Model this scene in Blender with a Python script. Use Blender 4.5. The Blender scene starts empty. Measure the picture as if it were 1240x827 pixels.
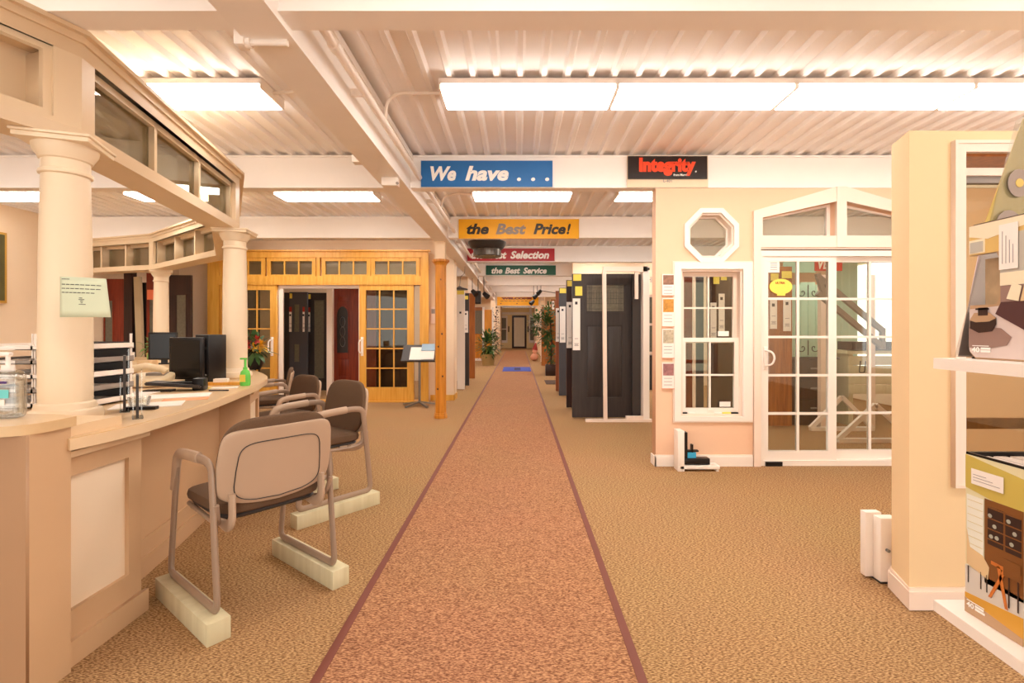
import bpy, bmesh, math, random
from mathutils import Vector, Matrix
random.seed(7)
PI = math.pi
scene = bpy.context.scene
C = scene.collection

# ------------------------------------------------------------------ camera, world, exposure
F, VX, HY, CH = 597.0, 627.0, 400.0, 1.25
cd = bpy.data.cameras.new('camera'); cam = bpy.data.objects.new('camera', cd); C.objects.link(cam)
cam.location = (0, 0, CH); cam.rotation_euler = (PI/2, 0, 0)
cd.sensor_width = 36; cd.lens = 36*F/1240
cd.shift_x = -7/1240; cd.shift_y = -13.5/1240
cd.clip_start = .05; cd.clip_end = 100
scene.camera = cam
w = bpy.data.worlds.new('world'); scene.world = w; w.use_nodes = True
w.node_tree.nodes['Background'].inputs[0].default_value = (1.0, .95, .88, 1)
w.node_tree.nodes['Background'].inputs[1].default_value = 2.2
vs = scene.view_settings
vs.view_transform = 'Standard'; vs.look = 'None'; vs.gamma = 1; vs.use_curve_mapping = False
vs.exposure = 0.2
LIGHT = 14.0
scene.cycles.max_bounces = 10; scene.cycles.diffuse_bounces = 6
scene.cycles.transparent_max_bounces = 24
scene.cycles.caustics_reflective = False; scene.cycles.caustics_refractive = False

def PX(px, Y): return (px-VX)*Y/F
def PZ(py, Y): return CH+(HY-py)*Y/F
def FY(py, z=0): return (CH-z)*F/(py-HY)

# ------------------------------------------------------------------ materials
def srgb(c):
    return tuple(((v/255)/12.92 if v/255 <= .04045 else ((v/255+.055)/1.055)**2.4) for v in c)
MATS = {}
def mat(name, rgb, rough=.6, metal=0, var=.06, scale=6, bump=0, bscale=80, emit=0, spec=.4):
    if name in MATS: return MATS[name]
    m = bpy.data.materials.new(name); m.use_nodes = True; nt = m.node_tree
    b = nt.nodes['Principled BSDF']
    c = srgb(rgb)
    tc = nt.nodes.new('ShaderNodeTexCoord'); n = nt.nodes.new('ShaderNodeTexNoise')
    n.inputs['Scale'].default_value = scale; n.inputs['Detail'].default_value = 3
    nt.links.new(tc.outputs['Object'], n.inputs['Vector'])
    mx = nt.nodes.new('ShaderNodeMix'); mx.data_type = 'RGBA'
    mx.inputs[6].default_value = (*[v*(1-var) for v in c], 1)
    mx.inputs[7].default_value = (*[min(1, v*(1+var)) for v in c], 1)
    nt.links.new(n.outputs['Fac'], mx.inputs[0])
    nt.links.new(mx.outputs[2], b.inputs['Base Color'])
    b.inputs['Roughness'].default_value = rough; b.inputs['Metallic'].default_value = metal
    b.inputs['Specular IOR Level'].default_value = spec
    if bump:
        n2 = nt.nodes.new('ShaderNodeTexNoise'); n2.inputs['Scale'].default_value = bscale
        nt.links.new(tc.outputs['Object'], n2.inputs['Vector'])
        bp = nt.nodes.new('ShaderNodeBump'); bp.inputs['Strength'].default_value = bump
        bp.inputs['Distance'].default_value = .003
        nt.links.new(n2.outputs['Fac'], bp.inputs['Height']); nt.links.new(bp.outputs[0], b.inputs['Normal'])
    if emit:
        b.inputs['Emission Color'].default_value = (*c, 1); b.inputs['Emission Strength'].default_value = emit
    MATS[name] = m
    return m
def carpet(name, c1, c2, c3, sc):
    m = bpy.data.materials.new(name); m.use_nodes = True; nt = m.node_tree; b = nt.nodes['Principled BSDF']
    tc = nt.nodes.new('ShaderNodeTexCoord'); mp = nt.nodes.new('ShaderNodeMapping')
    mp.inputs['Rotation'].default_value = (0, 0, .6); mp.inputs['Scale'].default_value = (1, 2.6, 1)
    nt.links.new(tc.outputs['Object'], mp.inputs[0])
    mp2 = nt.nodes.new('ShaderNodeMapping'); mp2.inputs['Rotation'].default_value = (0, 0, -.7); mp2.inputs['Scale'].default_value = (1, 2.6, 1)
    nt.links.new(tc.outputs['Object'], mp2.inputs[0])
    v = nt.nodes.new('ShaderNodeTexNoise'); v.inputs['Scale'].default_value = sc; v.inputs['Detail'].default_value = 1
    nt.links.new(mp2.outputs[0], v.inputs['Vector'])
    n = nt.nodes.new('ShaderNodeTexNoise'); n.inputs['Scale'].default_value = sc; n.inputs['Detail'].default_value = 1
    nt.links.new(mp.outputs[0], n.inputs['Vector'])
    a = nt.nodes.new('ShaderNodeMath'); a.operation = 'ADD'; mrg = nt.nodes.new('ShaderNodeMapRange'); mrg.inputs[1].default_value = .78; mrg.inputs[2].default_value = 1.22
    nt.links.new(v.outputs['Fac'], a.inputs[0]); nt.links.new(n.outputs['Fac'], a.inputs[1])
    r = nt.nodes.new('ShaderNodeValToRGB'); r.color_ramp.elements[0].position = .0; r.color_ramp.elements[1].position = .999
    r.color_ramp.elements[1].position = .999
    r.color_ramp.elements[0].color = (*srgb(c3), 1); r.color_ramp.elements[1].color = (*srgb(c1), 1)
    e = r.color_ramp.elements.new(.5); e.color = (*srgb(c2), 1)
    nt.links.new(a.outputs[0], mrg.inputs[0]); nt.links.new(mrg.outputs[0], r.inputs[0])
    big = nt.nodes.new('ShaderNodeTexNoise'); big.inputs['Scale'].default_value = 1.2
    nt.links.new(tc.outputs['Object'], big.inputs['Vector'])
    hs = nt.nodes.new('ShaderNodeMix'); hs.data_type = 'RGBA'; hs.blend_type = 'MULTIPLY'; hs.inputs[0].default_value = .12
    nt.links.new(r.outputs[0], hs.inputs[6]); nt.links.new(big.outputs['Color'], hs.inputs[7])
    nt.links.new(hs.outputs[2], b.inputs['Base Color'])
    b.inputs['Roughness'].default_value = .95; b.inputs['Specular IOR Level'].default_value = .1
    bp = nt.nodes.new('ShaderNodeBump'); bp.inputs['Strength'].default_value = .5; bp.inputs['Distance'].default_value = .004
    nt.links.new(a.outputs[0], bp.inputs['Height']); nt.links.new(bp.outputs[0], b.inputs['Normal'])
    MATS[name] = m; return m
def wood(name, c1, c2, rough=.35, sc=5, knots=False):
    m = bpy.data.materials.new(name); m.use_nodes = True; nt = m.node_tree; b = nt.nodes['Principled BSDF']
    tc = nt.nodes.new('ShaderNodeTexCoord'); mp = nt.nodes.new('ShaderNodeMapping')
    mp.inputs['Scale'].default_value = (sc*4, sc*4, sc*.25)
    nt.links.new(tc.outputs['Object'], mp.inputs[0])
    n = nt.nodes.new('ShaderNodeTexNoise'); n.inputs['Scale'].default_value = 1.5; n.inputs['Detail'].default_value = 6
    n.inputs['Distortion'].default_value = .6
    nt.links.new(mp.outputs[0], n.inputs['Vector'])
    r = nt.nodes.new('ShaderNodeValToRGB'); r.color_ramp.elements[0].position = .3; r.color_ramp.elements[1].position = .7
    r.color_ramp.elements[0].color = (*srgb(c2), 1); r.color_ramp.elements[1].color = (*srgb(c1), 1)
    nt.links.new(n.outputs['Fac'], r.inputs[0]); nt.links.new(r.outputs[0], b.inputs['Base Color'])
    b.inputs['Roughness'].default_value = rough; b.inputs['Specular IOR Level'].default_value = .4
    MATS[name] = m; return m
def glass(name, tint=(.93, .95, .9), refl=.06, rough=.02):
    m = bpy.data.materials.new(name); m.use_nodes = True; nt = m.node_tree
    out = nt.nodes['Material Output']; nt.nodes.remove(nt.nodes['Principled BSDF'])
    t = nt.nodes.new('ShaderNodeBsdfTransparent'); t.inputs[0].default_value = (*tint, 1)
    g = nt.nodes.new('ShaderNodeBsdfGlossy'); g.inputs['Roughness'].default_value = rough
    lw = nt.nodes.new('ShaderNodeLayerWeight'); lw.inputs[0].default_value = .25
    mr = nt.nodes.new('ShaderNodeMapRange'); mr.inputs[3].default_value = refl; mr.inputs[4].default_value = .75
    nt.links.new(lw.outputs['Fresnel'], mr.inputs[0])
    mx = nt.nodes.new('ShaderNodeMixShader'); nt.links.new(mr.outputs[0], mx.inputs[0])
    nt.links.new(t.outputs[0], mx.inputs[1]); nt.links.new(g.outputs[0], mx.inputs[2]); nt.links.new(mx.outputs[0], out.inputs[0])
    MATS[name] = m; return m

M_FLOOR = carpet('floor_carpet', (206, 168, 122), (168, 130, 90), (120, 88, 60), 80)
M_RUN = carpet('runner_carpet', (206, 156, 116), (168, 120, 88), (124, 82, 60), 90)
M_MAT = carpet('grey_mat', (120, 100, 90), (100, 80, 72), (70, 56, 50), 90)
M_BLUE_MAT = mat('blue_mat', (70, 84, 168), .9)
M_BIND = mat('runner_binding', (118, 64, 50), .6)
M_CEIL = mat('ceiling_deck', (248, 244, 242), .5, var=.03)
M_BEAM = mat('beam_paint', (250, 244, 238), .55, var=.02)
M_GIRD = mat('girder_paint', (248, 242, 236), .5, var=.04)
M_WALL = mat('cream_wall', (240, 216, 186), .8, var=.02)
M_PEACH = mat('peach_wall', (240, 200, 168), .8, var=.02)
M_YEL = mat('butter_wall', (236, 208, 164), .8, var=.02)
M_WHITE = mat('white_paint', (246, 236, 226), .4, var=.01)
M_TRIM = mat('trim_paint', (244, 224, 208), .45, var=.02)
M_COL = mat('column_paint', (238, 218, 188), .4, var=.02)
M_RING = mat('canopy_paint', (228, 204, 170), .4, var=.03)
M_DESK = mat('desk_laminate', (206, 170, 132), .5, var=.03)
M_DESKSHADE = mat('desk_laminate_shaded', (176, 138, 104), .5, var=.03)  # darker copy of the desk laminate, shade painted into the block's front face
M_INSET = mat('inset_panel', (238, 218, 190), .5, var=.02)
M_TOP = mat('counter_laminate', (216, 184, 140), .3, var=.05, scale=40)
M_EDGE = mat('counter_edge', (228, 200, 162), .35, var=.03)
M_PINE = wood('honey_pine', (236, 180, 84), (216, 152, 56))
M_PINE2 = wood('knotty_pine', (222, 150, 52), (190, 116, 34))
M_OAK = wood('oak', (180, 110, 50), (140, 80, 34))
M_REDW = wood('mahogany', (150, 62, 38), (112, 42, 28))
M_DARKW = wood('espresso_wood', (64, 40, 34), (44, 27, 24))
M_RUST = wood('rust_wood', (160, 92, 56), (134, 70, 42))
M_BLK = wood('black_door_paint', (62, 54, 52), (50, 43, 42), .4)
M_SLATE = mat('slate_paint', (76, 75, 80), .45)
M_BLOCK = wood('bare_lumber', (218, 210, 176), (204, 194, 156), .7, 3)
M_TAN = mat('chair_plastic', (186, 160, 136), .45, var=.03)
M_FRAME = mat('chair_tube', (160, 136, 116), .35, var=.03)
M_FAB = mat('brown_fabric', (100, 76, 56), .95, var=.25, scale=260, bump=.4, bscale=500)
M_BLACK = mat('black_plastic', (24, 20, 20), .35)
M_DARK = mat('dark_grey', (60, 54, 52), .45)
M_GREY = mat('grey_plastic', (150, 140, 132), .45)
M_STEEL = mat('steel', (150, 148, 146), .3, metal=.8)
M_PAPER = mat('paper', (244, 236, 228), .8, var=.01)
M_GPAPER = mat('green_paper', (212, 220, 192), .8, var=.01)
M_INK = mat('ink', (60, 55, 60), .7)
M_GINK = mat('grey_ink', (150, 140, 140), .7)
M_YELTAG = mat('yellow_tag', (244, 222, 96), .6)
M_RED = mat('sign_red', (178, 34, 44), .4)
M_BLUE = mat('sign_blue', (34, 108, 176), .4)
M_YELLOW = mat('sign_yellow', (246, 180, 22), .4)
M_GREEN = mat('sign_green', (26, 92, 70), .4)
M_SBLACK = mat('sign_black', (40, 30, 28), .25)
M_ORANGE = mat('letter_orange', (250, 74, 30), .5)
M_SBK = mat('letter_black', (50, 42, 34), .35)
M_WLET = mat('letter_white', (250, 246, 240), .5)
M_LEAF = mat('leaf_green', (60, 92, 44), .5, var=.4, scale=12)
M_LEAF2 = mat('leaf_light', (110, 140, 70), .5, var=.4, scale=12)
M_FRED = mat('petal_red', (170, 50, 40), .6); M_FYEL = mat('petal_yellow', (236, 184, 40), .6)
M_POT = mat('pot_tan', (178, 150, 96), .7); M_PINK = mat('soft_pink', (236, 170, 140), .9)
M_MINT = mat('mint_paint', (186, 226, 204), .6)
M_AQUA = mat('aqua_label', (110, 206, 204), .5); M_GEL = mat('green_gel', (110, 210, 90), .2)
M_CYAN = mat('cyan_block', (60, 170, 214), .5)
M_GLASS = glass('window_glass'); M_GLASS_D = glass('tinted_glass', (.8, .78, .66), .035)
M_GLASS_C = glass('canopy_glass', (.82, .8, .68), .13)
M_LEAD = mat('leaded_glass', (112, 106, 90), .3, var=.35, scale=30, bump=.6, bscale=60)
M_FROST = mat('frosted_pane', (236, 226, 204), .5)
M_CLEAR = glass('clear_plastic', (.96, .97, .95), .12)
M_LAMP = bpy.data.materials.new('lamp_diffuser'); M_LAMP.use_nodes = True
_b = M_LAMP.node_tree.nodes['Principled BSDF']; _b.inputs['Base Color'].default_value = (.9, .9, .9, 1)
_b.inputs['Emission Color'].default_value = (1, .95, .88, 1); _b.inputs['Emission Strength'].default_value = LIGHT
_n = M_LAMP.node_tree.nodes.new('ShaderNodeTexNoise'); _n.inputs['Scale'].default_value = 3
_m = M_LAMP.node_tree.nodes.new('ShaderNodeMapRange'); _m.inputs[3].default_value = .85; _m.inputs[4].default_value = .95
M_LAMP.node_tree.links.new(_n.outputs['Fac'], _m.inputs[0]); M_LAMP.node_tree.links.new(_m.outputs[0], _b.inputs['Base Color'])

# ------------------------------------------------------------------ mesh helpers
class MB:
    def __init__(s): s.bm = bmesh.new()
    def face(s, vs):
        v = [s.bm.verts.new(p) for p in vs]; return s.bm.faces.new(v)
    def box(s, x0, y0, z0, x1, y1, z1, bev=0):
        x0, x1 = sorted((x0, x1)); y0, y1 = sorted((y0, y1)); z0, z1 = sorted((z0, z1))
        r = bmesh.ops.create_cube(s.bm, size=1, matrix=Matrix.Translation(((x0+x1)/2, (y0+y1)/2, (z0+z1)/2)) @ Matrix.Diagonal((x1-x0, y1-y0, z1-z0, 1)))
        if bev:
            es = set(e for v in r['verts'] for e in v.link_edges)
            bmesh.ops.bevel(s.bm, geom=list(es), offset=bev, segments=2, affect='EDGES', profile=.5)
        return s
    def obox(s, M, sx, sy, sz, bev=0):
        r = bmesh.ops.create_cube(s.bm, size=1, matrix=M @ Matrix.Diagonal((sx, sy, sz, 1)))
        if bev:
            es = set(e for v in r['verts'] for e in v.link_edges)
            bmesh.ops.bevel(s.bm, geom=list(es), offset=bev, segments=2, affect='EDGES')
        return s
    def bar(s, p0, p1, wd, th, up=(0, 0, 1)):
        p0, p1 = Vector(p0), Vector(p1); d = (p1-p0); L = d.length; d.normalize()
        u = Vector(up); a = d.cross(u)
        if a.length < 1e-4: a = d.cross(Vector((1, 0, 0)))
        a.normalize(); b = a.cross(d)
        M = Matrix((a, d, b)).transposed().to_4x4(); M.translation = (p0+p1)/2
        return s.obox(M, wd, L, th)
    def cyl(s, p0, p1, r0, r1=None, seg=16):
        p0, p1 = Vector(p0), Vector(p1); d = p1-p0
        M = d.to_track_quat('Z', 'Y').to_matrix().to_4x4(); M.translation = (p0+p1)/2
        bmesh.ops.create_cone(s.bm, cap_ends=True, segments=seg, radius1=r0, radius2=r0 if r1 is None else r1, depth=d.length, matrix=M)
        return s
    def ball(s, c, r, sc=(1, 1, 1), seg=12):
        bmesh.ops.create_uvsphere(s.bm, u_segments=seg, v_segments=max(6, seg//2+2), radius=r, matrix=Matrix.Translation(c) @ Matrix.Diagonal((*sc, 1)))
        return s
    def lathe(s, prof, c=(0, 0), seg=32):
        rings = []
        for r, z in prof:
            rings.append([s.bm.verts.new((c[0]+r*math.cos(2*PI*k/seg), c[1]+r*math.sin(2*PI*k/seg), z)) for k in range(seg)])
        for a, b in zip(rings, rings[1:]):
            for k in range(seg): s.bm.faces.new((a[k], a[(k+1) % seg], b[(k+1) % seg], b[k]))
        s.bm.faces.new(list(reversed(rings[0]))); s.bm.faces.new(rings[-1])
        return s
    def tube(s, pts, rx, ry=None, seg=10, up=(0, 0, 1), closed=False):
        ry = ry or rx; pts = [Vector(p) for p in pts]; rings = []; n = len(pts); a = None
        for i, p in enumerate(pts):
            if closed: t = pts[(i+1) % n]-pts[i-1]
            else: t = pts[min(i+1, n-1)]-pts[max(i-1, 0)]
            t.normalize()
            if a is None:
                a = t.cross(Vector(up))
                if a.length < 1e-3: a = t.cross(Vector((0, 1, 0)))
            a = (a-t*a.dot(t)).normalized(); b = a.cross(t)
            rings.append([s.bm.verts.new(p+a*rx*math.cos(2*PI*k/seg)+b*ry*math.sin(2*PI*k/seg)) for k in range(seg)])
        m = n if closed else n-1
        for i in range(m):
            r0, r1 = rings[i], rings[(i+1) % n]
            for k in range(seg): s.bm.faces.new((r0[k], r0[(k+1) % seg], r1[(k+1) % seg], r1[k]))
        if not closed: s.bm.faces.new(list(reversed(rings[0]))); s.bm.faces.new(rings[-1])
        return s
    def prism(s, poly, z0, z1):
        a = [s.bm.verts.new((x, y, z0)) for x, y in poly]; b = [s.bm.verts.new((x, y, z1)) for x, y in poly]
        s.bm.faces.new(list(reversed(a))); s.bm.faces.new(b); n = len(poly)
        for i in range(n): s.bm.faces.new((a[i], a[(i+1) % n], b[(i+1) % n], b[i]))
        return s
    def strip(s, A, B, z0, z1):          # solid between two equal-length plan polylines
        n = len(A)
        R = [[s.bm.verts.new((*p, z)) for p in L] for z in (z0, z1) for L in (A, B)]
        a0, b0, a1, b1 = R
        for i in range(n-1):
            for q in ((a0[i], a0[i+1], b0[i+1], b0[i]), (a1[i], b1[i], b1[i+1], a1[i+1]), (a0[i], a1[i], a1[i+1], a0[i+1]), (b0[i], b0[i+1], b1[i+1], b1[i])):
                s.bm.faces.new(q)
        s.bm.faces.new((a0[0], b0[0], b1[0], a1[0])); s.bm.faces.new((a0[-1], a1[-1], b1[-1], b0[-1]))
        return s
    def pillow(s, sx, sy, sz, e1=.35, e2=.35, n=24, m=14, fn=None):
        def sp(v, e): return math.copysign(abs(v)**e, v)
        rings = []
        for j in range(1, m):
            ph = -PI/2+PI*j/m
            ring = []
            for i in range(n):
                th = 2*PI*i/n
                p = Vector((sx*sp(math.cos(ph), e1)*sp(math.cos(th), e2), sy*sp(math.cos(ph), e1)*sp(math.sin(th), e2), sz*sp(math.sin(ph), e1)))
                ring.append(s.bm.verts.new(fn(p) if fn else p))
            rings.append(ring)
        for a, b in zip(rings, rings[1:]):
            for k in range(n): s.bm.faces.new((a[k], a[(k+1) % n], b[(k+1) % n], b[k]))
        s.bm.faces.new(list(reversed(rings[0]))); s.bm.faces.new(rings[-1])
        return s
    def build(s, name, m, parent=None, smooth=True, loc=None):
        bmesh.ops.recalc_face_normals(s.bm, faces=s.bm.faces[:])
        me = bpy.data.meshes.new(name); s.bm.to_mesh(me); s.bm.free()
        return link_mesh(name, me, m, parent, smooth, loc)
def link_mesh(name, me, m, parent=None, smooth=True, loc=None):
    me.materials.clear(); me.materials.append(m)
    if smooth and len(me.polygons):
        me.polygons.foreach_set('use_smooth', [True]*len(me.polygons)); me.set_sharp_from_angle(angle=math.radians(34))
    o = bpy.data.objects.new(name, me); C.objects.link(o)
    if parent: o.parent = parent
    if loc: o.location = loc
    return o
def tag(o, label=None, cat=None, group=None, kind=None):
    if label: o['label'] = label
    if cat: o['category'] = cat
    if group: o['group'] = group
    if kind: o['kind'] = kind
    return o
def empty(name, loc=(0, 0, 0), rz=0, label=None, cat=None, group=None, kind=None):
    o = bpy.data.objects.new(name, None); C.objects.link(o); o.location = loc; o.rotation_euler = (0, 0, rz)
    o.empty_display_size = .1
    return tag(o, label, cat, group, kind)
def struct(mb, name, m, label=None):
    return tag(mb.build(name, m), label, None, None, 'structure')
def fillet(pts, r, n=6):
    P = [Vector(p) for p in pts]; out = [P[0]]
    for i in range(1, len(P)-1):
        a, b, c = P[i-1], P[i], P[i+1]; u = (a-b); v = (c-b); k = min(r, u.length*.48, v.length*.48)
        s0 = b+u.normalized()*k; s1 = b+v.normalized()*k
        for j in range(n+1):
            t = j/n; out.append(s0*(1-t)**2+b*2*t*(1-t)+s1*t*t)
    out.append(P[-1]); return out
_tmp = []
def holed(outer, holes, depth, y0=0):
    """plate in the XZ plane with holes; front at y0, thickness depth going to +Y"""
    cu = bpy.data.curves.new('t', 'CURVE'); cu.dimensions = '2D'; cu.fill_mode = 'BOTH'; cu.extrude = depth/2
    for poly in [outer]+holes:
        sp = cu.splines.new('POLY'); sp.points.add(len(poly)-1); sp.use_cyclic_u = True
        for i, (x, z) in enumerate(poly): sp.points[i].co = (x, z, 0, 1)
    ob = bpy.data.objects.new('t', cu)
    me = bpy.data.meshes.new_from_object(ob)
    me.transform(Matrix.Translation((0, y0+depth/2, 0)) @ Matrix.Rotation(PI/2, 4, 'X'))
    bpy.data.objects.remove(ob); bpy.data.curves.remove(cu)
    return me
def rect(x0, z0, x1, z1): return [(x0, z0), (x1, z0), (x1, z1), (x0, z1)]
def plate(name, m, outer, holes, depth, y0, parent=None):
    return link_mesh(name, holed(outer, holes, depth, y0), m, parent, smooth=False)
def text(name, body, size, m, parent=None, loc=(0, 0, 0), rot=(PI/2, 0, 0), shear=0, bold=0, width=None, height=None, align='LEFT', ext=.002, spacing=1):
    cu = bpy.data.curves.new('t', 'FONT'); cu.body = body; cu.size = size; cu.shear = shear; cu.offset = bold; cu.extrude = ext
    cu.align_x = align; cu.space_character = spacing; cu.resolution_u = 3
    ob = bpy.data.objects.new('t', cu); me = bpy.data.meshes.new_from_object(ob)
    bpy.data.objects.remove(ob); bpy.data.curves.remove(cu)
    if width or height:
        xs = [v.co.x for v in me.vertices]; ys = [v.co.y for v in me.vertices]
        x0, x1, y0, y1 = min(xs), max(xs), min(ys), max(ys)
        sx = width/(x1-x0) if width else 1; sy = height/(y1-y0) if height else sx
        if not width: sx = sy
        me.transform(Matrix.Diagonal((sx, sy, 1, 1)) @ Matrix.Translation((-x0, -y0, 0)))
    o = link_mesh(name, me, m, parent, smooth=False); o.location = loc; o.rotation_euler = rot
    return o
def copy_tree(o, parent=None):
    c = o.copy(); C.objects.link(c); c.parent = parent
    for ch in list(o.children): copy_tree(ch, c)
    return c

# ------------------------------------------------------------------ room shell
ZB, ZD = 2.56, 2.86            # beam underside, deck underside
XL, XR, YB, YF = -6.6, 6.2, -3.0, 34.6
mb = MB(); mb.box(-8, YB, -.05, 8, YF+.3, 0); struct(mb, 'floor', M_FLOOR)
# corrugated steel deck, ribs running away from the camera
bm = MB(); pitch = .15; x = XL-.3; prof = []
while x < XR+.5:
    prof += [(x, ZD), (x+.03, ZD), (x+.045, ZD+.03), (x+.135, ZD+.03)]; x += pitch
ra = [bm.bm.verts.new((a, YB, z)) for a, z in prof]; rb = [bm.bm.verts.new((a, YF, z)) for a, z in prof]
for i in range(len(prof)-1): bm.bm.faces.new((ra[i], ra[i+1], rb[i+1], rb[i]))
me = bpy.data.meshes.new('ceiling'); bm.bm.to_mesh(me); bm.bm.free()
o = link_mesh('ceiling', me, M_CEIL, smooth=False); tag(o, kind='structure')
mb = MB(); mb.box(XL-.4, YB, ZD+.06, XR+.6, YF, ZD+.1); struct(mb, 'ceiling', M_CEIL)
# cross beams
beamY = [-.42, 2.03, 4.54]+[4.54+2.45*k for k in range(1, 10)]
for n, y in enumerate(beamY):
    mb = MB(); mb.box(XL, y, ZB, XR, y+.115, ZD-.002); mb.box(XL, y-.012, ZD-.018, XR, y+.13, ZD-.001); mb.box(XL, y-.008, ZB, XR, y+.123, ZB+.012)
    struct(mb, 'trim_%d' % (n+1), M_BEAM)
# long girder with wider bottom flange
mb = MB(); mb.box(-1.19, YB, ZB-.045, -.975, 20.6, ZB-.02); mb.box(-1.14, YB, ZB-.02, -.985, 20.6, ZD-.03); mb.box(-1.17, YB, ZD-.05, -.96, 20.6, ZD-.005)
struct(mb, 'trim_20', M_GIRD)
# side walls
mb = MB(); mb.box(XL-.12, YB, 0, XL, 34.6, ZD+.04); struct(mb, 'wall_left', M_WALL)
me = holed(rect(YB, 0, 34.6, ZD+.04), [rect(8.1, .5, 9.7, 2.45), rect(0.2, .6, 3.6, 2.4), rect(5.2, .9, 6.6, 2.4)], .12)
me.transform(Matrix.Translation((XR+.12, 0, 0)) @ Matrix.Rotation(PI/2, 4, 'Z'))
tag(link_mesh('wall_right', me, M_WALL, smooth=False), kind='structure')
# peach partition under the second beam -- openings below
s4 = 4.54/F
def wx(p): return PX(p, 4.54)
def wz(p): return PZ(p, 4.54)
W0 = wx(794)
ocx, ocz, ora, ori = wx(861), wz(285.3), .249, .205
def octo(cx, cz, a):
    R = a/math.cos(PI/8); return [(cx+R*math.cos(PI/8+k*PI/4), cz+R*math.sin(PI/8+k*PI/4)) for k in range(8)]
DH = rect(wx(824), wz(504), wx(899), wz(326))
pcx = wx(1017)
PDL, PDR = wx(919), 2*pcx-wx(919)
PD = rect(PDL, 0.0, PDR, wz(302))
def ped(off):
    L = wx(912)+off; R = 2*pcx-L; zb = wz(293)
    return L, R
pedL = [(wx(922), wz(286)), (pcx-.045, wz(286)), (pcx-.045, wz(244.5)), (wx(922), wz(264))]
pedR = [(2*pcx-x, z) for x, z in pedL][::-1]
o = plate('wall_partition', M_PEACH, [(W0, 0), (PDL, 0), (PDL, wz(302)), (PDR, wz(302)), (PDR, 0), (XR, 0), (XR, ZB-.001), (W0, ZB-.001)],
          [octo(ocx, ocz, ori), DH, pedL, pedR], .12, 4.54); tag(o, kind='structure')
mb = MB()
for a, b in ((W0-.012, wx(911)), (wx(1123), XR)):
    mb.box(a, 4.526, 0, b, 4.54, .09); mb.box(a, 4.532, .09, b, 4.54, .105)
mb.box(W0-.012, 4.526, 0, W0, 4.67, .09)
struct(mb, 'baseboard_right', M_WHITE)

def pane_grid(parent, x0, z0, x1, z1, nc, nr, y, bar, mframe, mglass=None, t=.006, bt=.014):
    """muntin bars and single panes inside an opening of a sash"""
    mglass = mglass or M_GLASS
    cw = (x1-x0-(nc-1)*bar)/nc; rh = (z1-z0-(nr-1)*bar)/nr
    for i in range(1, nc):
        a = x0+i*cw+(i-1)*bar; MB().box(a, y-bt, z0, a+bar, y+t+bt*.6, z1).build('muntin', mframe, parent)
    for j in range(1, nr):
        b = z0+j*rh+(j-1)*bar; MB().box(x0, y-bt*.8, b, x1, y+t+bt*.5, b+bar).build('muntin', mframe, parent)
    me = None
    for i in range(nc):
        for j in range(nr):
            a = x0+i*(cw+bar); b = z0+j*(rh+bar)
            if me is None:
                p = MB().box(0, 0, 0, cw, t, rh).build('pane', mglass, parent); me = p.data
            else:
                p = bpy.data.objects.new('pane', me); C.objects.link(p); p.parent = parent
            p.location = (a, y, b)

# window_1: octagon
wr = empty('window_1', kind='structure')
plate('casing', M_WHITE, octo(ocx, ocz, ora), [octo(ocx, ocz, ori)], .024, 4.517, wr)
plate('jamb', M_TRIM, octo(ocx, ocz, ori+.001), [octo(ocx, ocz, ori-.016)], .11, 4.541, wr)
plate('sash', M_WHITE, octo(ocx, ocz, ori-.016), [octo(ocx, ocz, ori-.032)], .02, 4.625, wr)
plate('pane', M_GLASS, octo(ocx, ocz, ori-.03), [], .006, 4.632, wr)
# window_2: double hung
wr = empty('window_2', kind='structure')
x0, z0, x1, z1 = wx(824), wz(504), wx(899), wz(326)
plate('casing', M_WHITE, rect(wx(816), wz(510), wx(910), wz(318)), [rect(x0, z0, x1, z1)], .022, 4.519, wr)
plate('casing_bead', M_TRIM, rect(wx(814.5), wz(511.5), wx(911.5), wz(316.5)), [rect(wx(819), wz(507.5), wx(907), wz(320.5))], .012, 4.529, wr)
plate('jamb', M_TRIM, rect(x0, z0, x1, z1), [rect(x0+.02, z0+.02, x1-.02, z1-.02)], .12, 4.541, wr)
zm = wz(413)+.0
def sash(parent, x0, z0, x1, z1, st, y, nc, nr, m, bar=.016, d=.03, g=None, top=None, bot=None):
    top = top or st; bot = bot or st
    plate('sash', m, rect(x0, z0, x1, z1), [rect(x0+st, z0+bot, x1-st, z1-top)], d, y, parent)
    pane_grid(parent, x0+st, z0+bot, x1-st, z1-top, nc, nr, y+d*.5, bar, m, g)
sash(wr, x0+.02, zm-.02, x1-.02, z1-.02, .035, 4.61, 2, 2, M_TRIM, top=.04)
sash(wr, x0+.02, z0+.02, x1-.02, zm+.03, .04, 4.575, 2, 2, M_WHITE, bot=.05)
MB().box(x0+.01, 4.545, z0, x1-.01, 4.66, z0+.02).build('sill', M_WHITE, wr)
mb = MB(); xm = (x0+x1)/2
mb.box(xm-.03, 4.56, z0+.05, xm+.03, 4.574, z0+.062); mb.build('latch', M_WHITE, wr)
for a, b, z in ((wx(871), wx(884), 404), (wx(873), wx(886), 490)):
    MB().box(a, 4.566, wz(z+3), b, 4.573, wz(z-3)).build('sticker', M_PAPER, wr)
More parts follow.
